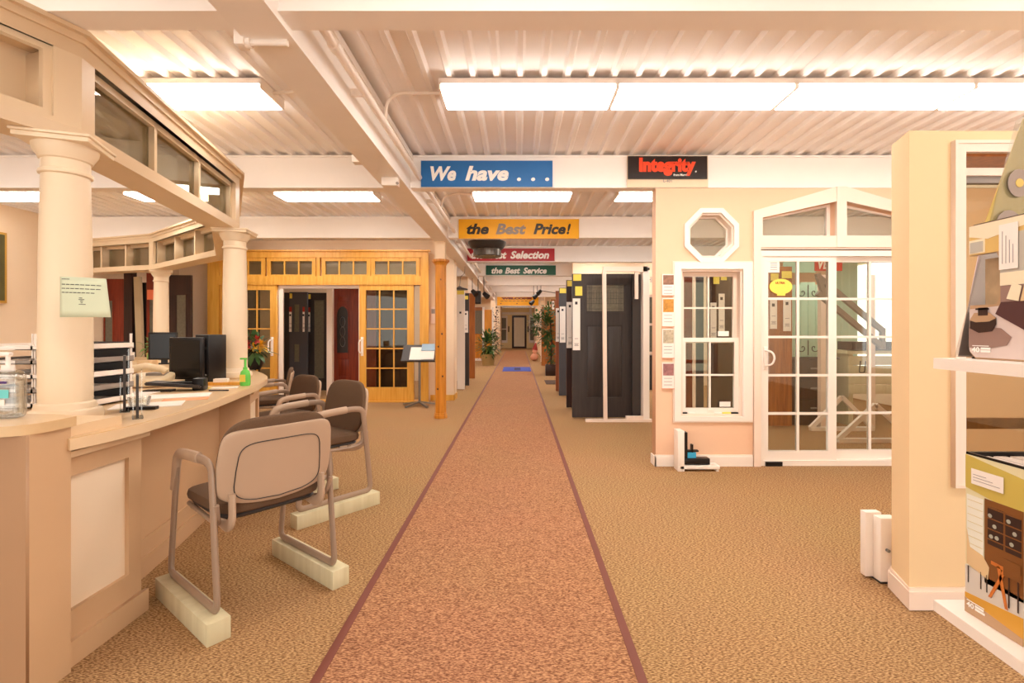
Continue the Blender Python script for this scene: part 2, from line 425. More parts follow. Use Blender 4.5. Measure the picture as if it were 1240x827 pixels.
for k, (a, b, mm) in enumerate(((827, 833, M_BLACK), (834, 842, M_PAPER), (866, 875, M_PAPER), (876, 886, M_YELTAG), (886, 895, M_BLACK))):
    o = MB().box(wx(a), 4.552, z0+.0205, wx(b), 4.57, z0+.034, .003).build('window_hardware_sample', mm)
    tag(o, ['black latch sample at left end of the double-hung window sill', 'white latch sample second from left on the window sill', 'white latch sample right of centre on the window sill',
            'yellow tag lying between samples on the window sill', 'black latch sample at right end of the double-hung window sill'][k], 'hardware', 'latch samples on the window sill')
# window_3: pediment lights
wr = empty('window_3', kind='structure')
L, R = wx(911.5), 2*pcx-wx(911.5)
casing = [(L, 0), (wx(920), 0), (wx(920), wz(300)), (2*pcx-wx(920), wz(300)), (2*pcx-wx(920), 0), (R, 0), (R, wz(256)), (pcx+.05, wz(227)), (pcx-.05, wz(227)), (L, wz(256))]
plate('casing', M_TRIM, casing, [pedL, pedR], .026, 4.516, wr)
for pd, q in ((pedL, 1), (pedR, -1)):
    cx = sum(p[0] for p in pd)/4; cz = sum(p[1] for p in pd)/4
    inn = [(cx+(x-cx)*.9, cz+(z-cz)*.84) for x, z in pd]
    plate('sash', M_WHITE, pd, [inn], .04, 4.61, wr); plate('pane', M_GLASS, inn, [], .006, 4.63, wr)
MB().box(PDL, 4.53, wz(302), PDR, 4.655, wz(300)).build('head', M_TRIM, wr)
MB().box(pcx-.045, 4.5165, wz(300)+.002, pcx+.045, 4.51, wz(227)).build('mullion', M_TRIM, wr)
# door_1: sliding patio door
dr = empty('door_1', kind='structure')
plate('frame', M_WHITE, rect(PDL+.001, 0, PDR-.001, wz(303)), [rect(PDL+.045, .05, PDR-.045, wz(310))], .11, 4.545, dr)
xm = wx(1012)
sash(dr, PDL+.02, .05, xm+.02, wz(309), .075, 4.56, 2, 5, M_WHITE, .022, .035, M_GLASS, .055, .085)
sash(dr, xm-.03, .05, PDR-.03, wz(309), .075, 4.6, 2, 5, M_WHITE, .022, .035, M_GLASS, .055, .085)
MB().box(wx(927), 4.53, .0, wx(947), 4.55, .04).build('threshold_vent', M_BLACK, dr)
hx = wx(927)
MB().box(hx-.012, 4.545, wz(447), hx+.018, 4.56, wz(420), .004).build('handle_plate', M_WHITE, dr)
pts = [(hx, 4.548, wz(424)), (hx+.045, 4.50, wz(426)), (hx+.06, 4.49, wz(433)), (hx+.045, 4.50, wz(441)), (hx, 4.548, wz(443))]
MB().tube(fillet(pts, .03), .009).build('handle', M_WHITE, dr)
# stickers on the glass
yg = 4.566
def sticker(name, px0, py0, px1, py1, m, lab=None, y=yg, parent=dr):
    o = MB().box(PX(px0, y), y, PZ(py1, y), PX(px1, y), y+.001, PZ(py0, y)).build(name, m, parent)
    if lab: o['label'] = lab
    return o
sticker('notice', 930, 313, 944, 330, M_PAPER)
for k in range(4): sticker('text_line', 933, 318+k*2.6, 941, 318.7+k*2.6, M_GINK, y=yg-.001)
o = MB(); 
o.lathe([(.001, -.0005), (1, -.0005), (1, .0005), (.001, .0005)], seg=32)
o = o.build('oval_sticker', M_YELTAG, dr); o.rotation_euler = (PI/2, 0, 0); o.scale = (.106, .072, 1); o.location = (PX(945.5, yg), yg-.001, PZ(347, yg))
text('lettering', 'ULTRA', .03, M_FRED, dr, (PX(939, yg), yg-.003, PZ(344, yg)), width=.085, height=.022)
sticker('base_label', 941, 353, 951, 358, M_YELTAG)

# ------------------------------------------------------------------ left back wall with the pine sliding door
YW = 8.8; 
def px9(p): return PX(p, 8.6)
def pz9(p): return PZ(p, 8.6)
ox0, ox1 = px9(262), px9(512)
XE = -1.14; XW = PX(217, YW)
o = plate('wall_back', M_WALL, [(XW, 0), (ox0, 0), (ox0, pz9(314)), (ox1, pz9(314)), (ox1, 0), (XE, 0), (XE, ZD), (XW, ZD)], [], .12, YW); tag(o, kind='structure')
o = MB().box(XE-.1, YW+.12, 0, XE, 9.2, ZD); struct(o, 'wall_return', M_WALL)
mb = MB(); mb.box(ox1+.1, YW-.015, 0, XE+.01, YW, .1); mb.box(XE, YW-.015, 0, XE+.014, 9.2, .1); struct(mb, 'baseboard_left', M_PINE)
dr = empty('door_2', kind='structure')
X0, X1 = px9(252), px9(519)
plate('casing', M_PINE, [(X0, 0), (px9(266), 0), (px9(266), pz9(312)), (px9(511), pz9(312)), (px9(511), 0), (X1, 0), (X1, pz9(303.5)), (X0, pz9(303.5))], [], .05, 8.58, dr)
MB().box(X0-.03, 8.54, pz9(305), X1+.03, 8.64, pz9(303)).build('cornice', M_PINE, dr)
MB().box(px9(263), 8.62, 0, px9(269), 8.8, pz9(312)).build('jamb', M_PINE, dr)
MB().box(px9(508), 8.62, 0, px9(511.5), 8.8, pz9(312)).build('jamb', M_PINE, dr)
MB().box(px9(266), 8.575, pz9(345), px9(511), 8.8, pz9(334.5)).build('transom_rail', M_PINE, dr)
MB().box(px9(266), 8.57, pz9(343), px9(511), 8.575, pz9(341)).build('rail_bead', M_PINE, dr)
for c in (291.3, 352.7, 419, 478.8):
    hw = 29.6
    sash(dr, px9(c-hw), pz9(334.5), px9(c+hw), pz9(312), px9(c-25)-px9(c-hw), 8.6, 3, 1, M_PINE, .026, .05, M_GLASS_D, .06, .03)
MB().box(px9(383.5), 8.59, pz9(334.5), px9(387.5), 8.66, pz9(312)).build('mullion', M_PINE, dr)
for a, b, hp, yy in ((269, 335, 329, 8.6), (435, 501, 438, 8.6)):
    sash(dr, px9(a), .02, px9(b), pz9(345), px9(a+8)-px9(a), yy, 3, 5, M_PINE, .022, .05, M_GLASS_D, .09, pz9(469)-.02)
    MB().box(px9(hp-1), yy-.012, pz9(431), px9(hp+2.2), yy, pz9(408), .004).build('handle_plate', M_WHITE, dr)
    MB().tube(fillet([(px9(hp+.6), yy-.01, pz9(411)), (px9(hp-2), yy-.06, pz9(413)), (px9(hp-2), yy-.06, pz9(426)), (px9(hp+.6), yy-.01, pz9(428))], .03), .012).build('handle', M_WHITE, dr)
MB().box(px9(266), 8.56, 0, px9(511), 8.8, .02).build('sill', M_PINE, dr)
plate('track_frame', M_WHITE, [(px9(335.5), .02), (px9(341), .02), (px9(341), pz9(349)), (px9(433), pz9(349)), (px9(433), .02), (px9(435), .02), (px9(435), pz9(345)), (px9(335.5), pz9(345))], [], .03, 8.66, dr)
# rooms behind
mb = MB(); mb.box(XL, 12.2, 0, XE-.1, 12.3, ZD); struct(mb, 'wall_rear', M_WALL)

# pine post
p = empty('timber_post', (PX(532.5, 6.97), 6.97+.08, 0), 0, 'knotty honey pine octagonal post with a flared cap in front of the wall corner', 'post')
zc = PZ(321, 6.97)
MB().lathe([(.088, 0), (.088, .07), (.08, .075), (.08, zc)], seg=8).build('shaft', M_PINE2, p)
MB().lathe([(.082, zc), (.088, zc+.02), (.115, zc+.05), (.125, zc+.055), (.125, zc+.085)], seg=8).build('capital', M_PINE2, p)
MB().lathe([(.095, 0), (.095, .045), (.089, .05)], seg=8).build('base_ring', M_PINE2, p)
MB().box(-.07, -.07, zc+.085, .07, .07, ZB-.046).build('upper_stub', M_WALL, p)
for x, z in ((.01, 1.97), (-.02, 1.02), (.03, 1.2), (.04, .6), (-.03, .42)):
    MB().ball((x, -.0745, z), .012, (1, .2, 1.2)).build('knot', M_DARKW, p)

# ------------------------------------------------------------------ near right partition with window
pr = empty('display_partition', (1.9, 2.3, 0), 0, 'butter yellow free-standing partition wall with white casement window at the right', 'partition')
def loc(pts, o): return [(x-o[0], y-o[1]) for x, y in pts]
poly = [(1.754, 2.21), (3.3, 2.24), (3.3, 2.42), (1.85, 2.42), (1.812, 2.39)]
wa, wb, wc, wd = 1.995, .60, 2.75, 2.045
def pwall(x0, z0, x1, z1): return MB().prism(loc([(x0, 2.215), (x1, 2.215+.0194*(x1-x0)), (x1, 2.42), (x0, 2.42)], (1.9, 2.3)), z0, z1)
MB().prism(loc([(1.754, 2.21), (wa, 2.2147), (wa, 2.42), (1.85, 2.42), (1.812, 2.39)], (1.9, 2.3)), 0, 2.146).build('wall_body', M_YEL, pr)
mb = MB(); mb.box(wa-1.9, 2.2147-2.3, 0, wc-1.9, .12, wb); mb.box(wa-1.9, 2.2147-2.3, wd, wc-1.9, .12, 2.146); mb.box(wc-1.9, 2.2147-2.3, 0, 1.4, .12, 2.146)
mb.build('wall_body', M_YEL, pr)
A = loc([(3.3, 2.2147), (1.754, 2.21), (1.812, 2.39), (1.85, 2.42)], (1.9, 2.3))
B = loc([(3.3, 2.195), (1.742, 2.193), (1.797, 2.395), (1.845, 2.437)], (1.9, 2.3))
B2 = loc([(3.3, 2.205), (1.748, 2.201), (1.804, 2.393), (1.848, 2.43)], (1.9, 2.3))
MB().strip(A, B, .004, .085).build('baseboard', M_TRIM, pr); MB().strip(A, B2, .085, .1).build('baseboard_cap', M_TRIM, pr)
def pl(name, m, o, h, d, y): 
    ob = plate(name, m, [(x-1.9, z) for x, z in o], [[(x-1.9, z) for x, z in q] for q in h], d, y-2.3, pr); return ob
pl('window_casing', M_TRIM, rect(1.95, .555, 2.80, 2.09), [rect(wa, wb, wc, wd)], .022, 2.193)
pl('casing_bead', M_TRIM, rect(1.944, .549, 2.806, 2.096), [rect(1.958, .563, 2.792, 2.082)], .03, 2.188)
pl('window_jamb', M_OAK, rect(wa, wb, wc, wd), [rect(wa+.012, wb+.012, wc-.012, wd-.012)], .19, 2.222)
pl('sash', M_TRIM, rect(wa+.015, wb+.015, wc-.015, wd-.05), [rect(wa+.05, wb+.06, wc-.05, wd-.085)], .04, 2.26)
pl('sash_lining', M_GREY, rect(wa+.05, wb+.06, wc-.05, wd-.085), [rect(wa+.075, wb+.085, wc-.075, wd-.115)], .03, 2.275)
pl('lower_rail', M_OAK, rect(wa+.07, .79, wc-.07, .84), [], .02, 2.30)
pl('pane', M_GLASS_D, rect(wa+.07, wb+.08, wc-.07, wd-.11), [], .006, 2.285)
o = empty('base_block', (1.81, 2.49, 0), 0, 'white painted plinth boards standing at the left foot of the yellow partition', 'block')
MB().box(-.06, -.01, .012, .02, .03, .335, .002).build('back_board', M_WHITE, o)
MB().box(-.025, -.065, .012, .06, -.012, .325, .002).build('front_board', M_WHITE, o)
MB().cyl((.005, -.065, .17), (.005, -.08, .17), .008).build('knob', M_STEEL, o)
MB().box(-.02, -.06, 0, .05, .02, .012).build('foot', M_DARK, o)

# literature shelves running toward the camera along the right edge
sh = empty('literature_shelf', (.95, .6, 0), 0, 'white two-tier literature shelf in the right foreground', 'shelf')
for zt in (1.198, .742):
    MB().strip([(.784-.95, .93-.6), (.735-.95, -.4)], [(1.12-.95, .93-.6), (1.12-.95, -.4)], zt-.02, zt).build('shelf_board', M_WHITE, sh)
MB().box(.17, -1.0, 0, .2, .33, 1.75).build('back_panel', M_WHITE, sh)
# lower box (magazine holder)
def lbox(x0, y0, y1, z0, h, w):
    e = empty('magazine_holder', (x0, (y0+y1)/2, z0)); d = (y1-y0)/2
    return e, d
zt = .742
h1, d = lbox(.812, .79, .893, zt+.0005, .288, .2)
tag(h1, 'printed magazine holder with dining room picture on the lower shelf', 'holder')
H = .288
mb = MB(); t = .004
mb.box(0, -d, 0, t, d, H); mb.box(0, d-t, 0, .2, d, H); mb.box(0, -d, 0, .2, -d+t, H*.75); mb.box(0, -d, 0, .2, d, t)
mb.build('box', M_BLACK, h1)
def pic(px, name, m, y0, z0, y1, z1, off=.0008, th=.0008):
    return MB().box(-off-th, y0, z0, -off+.0002, y1, z1).build(name, m, px)
def picpoly(parent, name, m, pts, off, th=.0006):     # pts in (u along face, v up); u=0 at far edge, grows toward camera
    me = holed([(u, v) for u, v in pts], [], th)
    me.transform(Matrix.Translation((-off, 0, 0)) @ Matrix.Rotation(-PI/2, 4, 'Z'))
    return link_mesh(name, me, m, parent, smooth=False)
c_ol = mat('print_olive', (206, 184, 92), .35); c_fl = mat('print_floor', (214, 158, 62), .35); c_rug = mat('print_rug', (214, 206, 196), .35)
c_wall = mat('print_wall', (226, 218, 178), .35); c_cab = mat('print_cabinet', (130, 82, 42), .35); c_dk = mat('print_dark', (60, 40, 34), .35)
c_ch = mat('print_chair', (226, 196, 150), .35); c_wd = mat('print_table', (206, 118, 54), .35); c_bl = mat('print_blind', (236, 236, 224), .35)
c_tanp = mat('print_tan', (186, 150, 116), .35)
def F1(u0, v0, u1, v1, m, off, nm='print'): return picpoly(h1, nm, m, rect(u0-d, v0, u1-d, v1), off)
Wd = 2*d
F1(0, 0, Wd, H-.004, c_wall, .0004)
picpoly(h1, 'print', c_ol, [(-d, H*.78), (Wd-d, H*.72), (Wd-d, H*.93), (-d, H*.985)], .001)
F1(.003, .085, .035, H*.74, c_bl, .0016)
for k in range(9): F1(.005, .1+k*.013, .033, .1005+k*.013, c_ol, .0021)
F1(.037, .07, Wd, H*.75, c_cab, .0016); F1(.043, .14, .07, H*.71, c_dk, .0021); F1(.074, .14, Wd-.003, H*.70, c_dk, .0021)
for k in range(4): F1(.043, .148+k*.018, Wd-.002, .150+k*.018, c_cab, .0026)
for u, v in ((.05, .155), (.056, .174), (.048, .19), (.06, .156), (.085, .156), (.09, .175), (.08, .192)): picpoly(h1, 'print', mat('print_plate', (176, 176, 160), .4), [(u-d+.0035*math.cos(a*PI/5), v+.0035*math.sin(a*PI/5)) for a in range(10)], .0031)
picpoly(h1, 'print', c_rug, [(-d, .03), (Wd-d, .03), (Wd-d, .075), (-d, .085)], .0016)
picpoly(h1, 'print', c_fl, [(-d, .02), (Wd-d, 0.004), (Wd-d, .045), (-d, .035)], .0021)
picpoly(h1, 'print', c_tanp, [(-d, 0), (Wd-d, 0), (Wd-d, .012), (-d, .026)], .0026)
picpoly(h1, 'print', c_ch, [(-d+.004, .088), (-d+.044, .078), (-d+.046, .1), (-d+.034, .115), (-d+.01, .12), (-d+.004, .15)], .0026)
for u in (.006, .03, .041): F1(u, .055, u+.0016, .085, c_dk, .0026)
for q in (((.045, .05), (.05, .05), (.078, .11), (.072, .11)), ((.074, .045), (.079, .045), (.066, .11), (.06, .11)), ((.05, .108), (.1, .105), (.1, .112), (.05, .114))):
    picpoly(h1, 'print', c_wd, [(u-d, v) for u, v in q], .0031)
F1(.072, .1, .1, .128, c_cab, .0036); F1(.08, .05, .082, .1, c_dk, .0036); F1(.095, .05, .097, .1, c_dk, .0036)
o = F1(.014, .235, .072, .262, M_PAPER, .0036, 'address_label')
for k in range(3): F1(.018, .242+k*.005, .066-.012*k, .2428+k*.005, M_GINK, .0041)
o = text('lettering', '40', .013, M_WLET, h1, rot=(PI/2, 0, -PI/2), bold=.0003, ext=.0002, width=.014, height=.0095); o.location = (-.0036, d-.005, .012)
for k, wv in enumerate((.018, .016)):
    F1(.021, .0125+k*.005, .021+wv, .0162+k*.005, M_WLET, .0036, 'lettering')
F1(.005, .023, .038, .0243, M_WLET, .0036, 'lettering')
for k in range(3):
    tag(MB().box(h1.location.x+.012+k*.03, .797, zt+.005, h1.location.x+.034+k*.03, .885, zt+.282).build('magazine', M_PAPER), 'white magazine in the lower holder, %s from the printed face' % ['first', 'second', 'third'][k], 'magazine', 'magazines in the lower holder')
# upper holder with a notch
zt = 1.198; H = .242
h2, d = lbox(.83, .75, .905, zt+.0005, H, .2); tag(h2, 'notched magazine holder with lounge picture on the upper shelf', 'holder')
notch = [(-d, .012), (-d+.012, 0), (Wd*1.5-d, 0), (Wd*1.5-d, H), (-d, H), (-d, .187), (-d+.05, .187), (-d+.056, .175), (-d+.056, .11), (-d+.05, .097), (-d, .097)]
picpoly(h2, 'box', c_tanp, notch, 0, .003)
MB().box(.003, d-.006, 0, .2, d-.003, .09).build('box_side', M_BLACK, h2)
MB().box(.003, -d, 0, .2, d, .003).build('box_base', M_BLACK, h2)
MB().box(0.003, d-.004, .187, .006, -d, H+.002).build('box_rim', M_DARK, h2)
c_cream = mat('print_cream', (240, 226, 196), .35); c_must = mat('print_mustard', (220, 184, 110), .35); c_pur = mat('print_plum', (84, 52, 52), .35)
c_rg = mat('print_rugbrown', (150, 120, 110), .35); c_lt = mat('print_palefloor', (214, 196, 190), .35); c_gr = mat('print_greyblind', (190, 184, 172), .35)
def F2(u0, v0, u1, v1, m, off, nm='print'): return picpoly(h2, nm, m, rect(u0-d, v0, u1-d, v1), off)
picpoly(h2, 'print', c_lt, [(-d, .014), (-d+.012, .003), (.155-d, .003), (.155-d, .1), (-d, .09)], .0008)
F2(.058, .09, .155, .18, c_rg, .0008); F2(0, .188, .155, H-.001, c_must, .0008)
picpoly(h2, 'print', c_cream, [(-d, H-.001), (-d, .222), (.035-d, .213), (.155-d, .235), (.155-d, H-.001)], .0014)
F2(0, .19, .03, .215, c_cream, .0014); F2(.002, .192, .027, .211, c_gr, .002); F2(.058, .188, .155, .216, c_gr, .0014); F2(.058, .15, .155, .188, c_gr, .0014)
F2(.058, .128, .155, .15, c_cream, .0016)
picpoly(h2, 'print', c_pur, [(.05-d, .08), (.12-d, .04), (.155-d, .06), (.155-d, .12), (.1-d, .1), (.06-d, .1)], .002)
picpoly(h2, 'print', c_cream, [(.07-d, .105), (.09-d, .1), (.095-d, .125), (.08-d, .132)], .0026); picpoly(h2, 'print', c_ch, [(.093-d, .1), (.13-d, .1), (.13-d, .13), (.1-d, .128)], .0026)
picpoly(h2, 'print', c_rg, [(.035-d+.04*math.cos(a*PI/8), .04+.018*math.sin(a*PI/8)) for a in range(16) if -d < .035-d+.04*math.cos(a*PI/8)+.002 or True][0:16], .002) if False else picpoly(h2, 'print', c_rg, [(-d, .02), (.03-d, .018), (.07-d, .026), (.078-d, .04), (.06-d, .055), (.02-d, .06), (-d, .058)], .002)
picpoly(h2, 'print', c_dk, [(.003-d, .055), (.02-d, .047), (.045-d, .05), (.052-d, .062), (.052-d, .074), (.003-d, .07)], .0028)
picpoly(h2, 'print', c_tanp, [(.003-d, .07), (.015-d, .066), (.04-d, .067), (.053-d, .073), (.04-d, .083), (.012-d, .083)], .0034)
F2(.02, .078, .038, .092, c_dk, .004); F2(.015, .088, .04, .091, c_dk, .004)
F2(.058, .155, .09, .232, M_PAPER, .0034, 'address_label'); 
for k in range(4): F2(.064+k*.006, .165, .0646+k*.006, .22-.008*k, M_GINK, .004)
o = text('lettering', '40', .013, M_WLET, h2, rot=(PI/2, 0, -PI/2), bold=.0003, ext=.0002, width=.015, height=.0095); o.location = (-.004, d-.008, .012)
for k, wv in enumerate((.018, .018)): F2(.025, .0125+k*.005, .025+wv, .0162+k*.005, M_WLET, .004, 'lettering')
F2(.009, .023, .04, .0245, M_WLET, .004, 'lettering')
tag(MB().box(.842, .765, zt+.005, .86, .888, zt+.18).build('magazine', mat('magazine_cover', (176, 150, 118), .3, var=.5, scale=30)), 'glossy tan magazine seen through the notch of the upper holder', 'magazine')
# tilted acrylic stand behind
st = empty('acrylic_sign', (.93, .965, 1.198), 0, 'tilted acrylic sign with yellow fan print behind the upper holder', 'sign')
def tri(name, m, pts, y, th): return plate(name, m, pts, [], th, y, st)
tri('acrylic_sheet', M_CLEAR, [(-.072, .0), (.3, .0), (.3, .472), (.06, .472), (.048, .462)], 0, .004)
tri('print', mat('print_gold', (236, 206, 120), .4), [(-.012, .26), (.3, .22), (.3, .468), (.064, .468)], .005, .001)
tri('print', mat('print_mauve', (228, 206, 206), .4), [(-.062, .0), (.3, .0), (.3, .23), (-.01, .262)], .0065, .001)
for a, b, r in ((.05, .34, .022), (.03, .255, .026), (.14, .36, .028)):
    tri('print', mat('print_grey', (176, 160, 150), .4), [(a+r*math.cos(k*PI/8), b+r*1.25*math.sin(k*PI/8)) for k in range(16)], -.0015, .001)
    tri('print', mat('print_gold', (236, 206, 120), .4), [(a+r*.35*math.cos(k*PI/6), b+r*.4*math.sin(k*PI/6)) for k in range(12)], -.003, .001)

# ------------------------------------------------------------------ ceiling lights
def make_light():
    r = empty('ceiling_light', (0, 0, 2.79), 0, 'x', 'ceiling light', 'fluorescent ceiling lights')
    mb = MB(); mb.box(-.565, -.155, .03, .565, .155, .065); mb.box(-.57, -.155, 0, -.558, .155, .065); mb.box(.558, -.155, 0, .57, .155, .065)
    mb.build('housing', M_WHITE, r)
    MB().box(-.556, -.15, -.004, .556, .15, .029, .006).build('diffuser', M_LAMP, r)
    return r
L0 = make_light(); first = True
def lightat(x, y, lab):
    global first
    o = L0 if first else copy_tree(L0); first = False
    o.location = (x, y, 2.79); o['label'] = lab
nm = ['leftmost', 'second from left', 'third from left', 'fourth from left']
for k in range(4): lightat(-.504+.57+1.14*k, 3.29, 'bright ceiling light, %s of the nearest right-hand row' % nm[k])
lightat(-2.2, 3.29, 'bright ceiling light in the nearest bay above the reception canopy')
lightat(-4.6, 3.29, 'ceiling light far left in the nearest bay behind the canopy panel')
lightat(.05, 5.73, 'ceiling light behind the blue sign beam'); lightat(1.71, 5.73, 'ceiling light behind the orange-lettered black sign')
lightat(-2.2, 5.73, 'ceiling light between canopy end and the girder, second bay'); lightat(-3.9, 5.73, 'ceiling light seen below the canopy rail, second bay')
lightat(-5.9, 5.73, 'ceiling light left of the near column, second bay'); lightat(4.2, 5.73, 'ceiling light above the patio door display, second bay')
B = ['third', 'fourth', 'fifth', 'sixth', 'seventh', 'eighth', 'ninth', 'tenth', 'eleventh', 'twelfth']
for k in range(8):  # rows hidden by the beams, with extra lights added to raise the ambient level
    y = 8.15+2.45*k
    row = ((.05, 'over the runner'), (1.75, 'right of the runner'), (3.4, 'far right of the runner'), (-2.2, 'left of the girder'), (-3.9, 'far left of the girder')) if k < 5 else ((-.25, 'over the hall runner'),)
    for xx, wh in row:
        lightat(xx, y-.45 if (k == 0 and xx < -1) else y, 'unseen fill ceiling light %s in the %s bay' % (wh, B[k]))
lightat(.0, 28.3, 'added fill light over the runner second nearest the far door'); lightat(.0, 30.5, 'added fill light over the runner nearest the far door')  # both added past the last beam to brighten the end wall
lightat(.05, 1.0, 'ceiling light over the runner before the first beam'); lightat(2.6, 1.0, 'ceiling light at right before the first beam'); lightat(-2.6, 1.0, 'ceiling light at left before the first beam')

# conduit, boxes
cp = empty('conduit', (0, 0, 0), 0, 'white conduit pipe strapped along the right side of the girder', 'pipe')
MB().cyl((-.9, YB, 2.65), (-.9, 20.4, 2.65), .024, seg=12).build('pipe', M_WHITE, cp)
for k in range(7):
    y = 2.4+2.45*k; MB().cyl((-.9, y, 2.65), (-.9, y+.06, 2.65), .031, seg=12).build('coupling', M_WHITE, cp)
    MB().box(-.99, y+.5, 2.63, -.9, y+.52, 2.672).build('strap', M_WHITE, cp)
y0 = 2.65
e = empty('pipe_elbow', (PX(293, 2.15), 2.15, 2.5), 0, 'white pipe elbow and side arm hanging below the first beam left of the girder', 'pipe')
z_ = PZ(52, 2.15)-2.5
MB().box(-.022, -.03, z_-.02, .022, .03, .09, .006).build('elbow', M_WHITE, e)
MB().cyl((.02, 0, z_), (.2, .0, z_), .014).build('arm', M_WHITE, e); MB().cyl((.018, 0, z_), (.04, 0, z_), .022).build('collar', M_WHITE, e)
o = MB().box(-1.33, 3.95, 2.6, -1.19, 4.03, 2.66, .004).build('junction_box', M_WHITE); tag(o, 'white junction box on the left side of the girder near the second beam', 'electrical box')
o = empty('exit_fixture', (PX(474, 4.1), 4.1, 0), 0, 'small white box fixture on the underside of the girder', 'electrical box')
MB().box(-.075, -.04, 2.445, .06, .04, 2.515, .006).build('housing', M_WHITE, o); MB().cyl((.05, -.02, 2.47), (.06, -.045, 2.46), .012).build('sensor', M_GREY, o)
o = MB().tube(fillet([(-.9, 3.35, 2.66), (-.88, 3.3, 2.78), (-.8, 3.3, 2.84), (-.505, 3.29, 2.83)], .05), .011).build('cable', M_WHITE); tag(o, 'white flexible cable from the conduit to the nearest ceiling light', 'cable')
o = MB().tube(fillet([(-1.63, 3.29, 2.83), (-1.45, 3.27, 2.84), (-1.2, 3.3, 2.8)], .05), .011).build('cable', M_WHITE); tag(o, 'white flexible cable from the left ceiling light to the girder', 'cable')
o = MB().tube(fillet([(-.9, 5.75, 2.66), (-.86, 5.72, 2.8), (-.7, 5.73, 2.84), (-.52, 5.73, 2.83)], .05), .012).build('cable', M_WHITE); tag(o, 'white cable to the light behind the blue sign', 'cable')

# ------------------------------------------------------------------ signs
def sign(name, x0, y0, x1, y1, Y, m, lab, texts, cat='sign'):
    r = empty(name, (PX(x0, Y), Y, PZ(y1, Y)), 0, lab, cat)
    W, Hh = PX(x1, Y)-PX(x0, Y), PZ(y0, Y)-PZ(y1, Y)
    MB().box(0, -.012, 0, W, 0, Hh).build('board', m, r)
    for body, a, b, c, d_, tm, sh_, bd in texts:
        text('lettering', body, .1, tm, r, (PX(a, Y)-PX(x0, Y), -.0135, PZ(d_, Y)-PZ(y1, Y)), shear=sh_, bold=bd, width=PX(c, Y)-PX(a, Y), height=PZ(b, Y)-PZ(d_, Y), ext=.001)
    return r
YS = 4.53
sign('hanging_sign', 510, 195, 669, 226.5, YS, M_BLUE, 'blue sign with white lettering We have ... on the second beam',
     [('We', 521.5, 202, 552.5, 219.5, M_WLET, .25, .004), ('have', 563.5, 201.5, 616, 219.5, M_WLET, .25, .004)]
     + [('.', c, 215.5, c+5, 219.8, M_WLET, .1, .004) for c in (626, 643, 660)])
sign('hanging_sign', 555.5, 265.5, 701, 289, 6.97, M_YELLOW, 'yellow sign with black lettering the Best Price! on the third beam',
     [('the', 565, 271, 592, 284, M_SBK, .25, .004), ('Best', 600.5, 271, 637, 284, M_GREY, .25, .004), ('Price', 646, 271, 685, 284, M_SBK, .25, .004), ('!', 686, 271, 691, 284, M_SBK, .25, .004)])  # grey middle word paints a reflection onto glossy black letters
sign('hanging_sign', 566, 301, 671.5, 316, 9.42, M_RED, 'red sign with white lettering the Best Selection on the fourth beam',
     [('the', 570.5, 304, 586, 313.5, M_WLET, .25, .004), ('Best', 592, 304, 613.5, 313.5, M_WLET, .25, .004), ('Selection', 618, 304, 665, 313.5, M_WLET, .25, .004)])
sign('hanging_sign', 588.5, 321.5, 673, 333, 11.87, M_GREEN, 'green sign with white lettering the Best Service on the fifth beam',
     [('the', 595, 324, 608.5, 331.5, M_WLET, .25, .004), ('Best', 611.5, 324, 630, 331.5, M_WLET, .25, .004), ('Service', 633.5, 324, 662, 331.5, M_WLET, .25, .004)])
r = sign('brand_sign', 760, 189.5, 856, 217, YS-.012, M_SBLACK, 'black sign with orange Integrity lettering on the second beam',
     [('Integrity', 773.5, 191.5, 842, 213.5, M_ORANGE, 0, .006), ('.', 841, 207.3, 843, 209.3, M_WLET, 0, .003), ('from Marvin', 815, 210.8, 832.5, 213.6, M_WLET, 0, .002)])
o = MB().box(PX(759, YS), 4.522, PZ(227, YS), PX(857, YS), 4.531, PZ(188.7, YS)).build('sign_backing', M_WALL); tag(o, 'cream backing board behind the black Integrity sign', 'board')
text('lettering', 'L-401', .05, M_GINK, None, (PX(803, YS), 4.5205, PZ(221, YS)), width=PX(813, YS)-PX(803, YS), height=.025)
bpy.context.scene.collection.objects[-1]
o = [q for q in C.objects if q.name.startswith('lettering') and q.parent is None][0]; o.parent = r; o.location = (o.location.x-r.location.x, 4.5205-r.location.y, o.location.z-r.location.z)
sign('hanging_sign', 602, 359.5, 652, 370, 21.6, M_YELLOW, 'small orange-yellow WELCOME sign above the far end of the hall',
     [('WELCOME', 607, 360, 644, 362.6, M_REDW, 0, .01), ('- - - - - - - -', 606, 364.2, 644, 365, M_OAK, 0, .01), ('v', 605.5, 367, 607.5, 368.3, M_REDW, 0, .01), ('v', 625, 367, 627, 368.3, M_REDW, 0, .01)])
# dark round fixture below the yellow sign
YD = 7.6
fx = empty('drum_fixture', (PX(590, YD), YD, 0), 0, 'round dark metal drum fixture hanging below the yellow sign', 'ceiling fixture')
R1, R2 = .295, .215
za, zb = PZ(291, YD), PZ(311, YD)
MB().lathe([(R1*.7, zb+.2), (R1, zb+.225), (R1, zb+.2), (R2*1.12, zb+.12), (R2, zb+.11)][::-1], seg=32).build('rim', M_DARK, fx)
MB().lathe([(.03, zb+.012), (R2*.92, zb), (R2, zb+.01), (R2, zb+.11), (.03, zb+.11)], seg=32).build('drum', mat('drum_metal', (96, 90, 84), .25, metal=.6), fx)
MB().cyl((0, 0, zb+.11), (0, 0, ZD+.03), .03).build('rod', M_DARK, fx)
MB().lathe([(.02, zb+.2), (.2, zb+.205), (.2, zb+.3), (.02, zb+.3)], seg=24).build('motor', M_BLACK, fx)
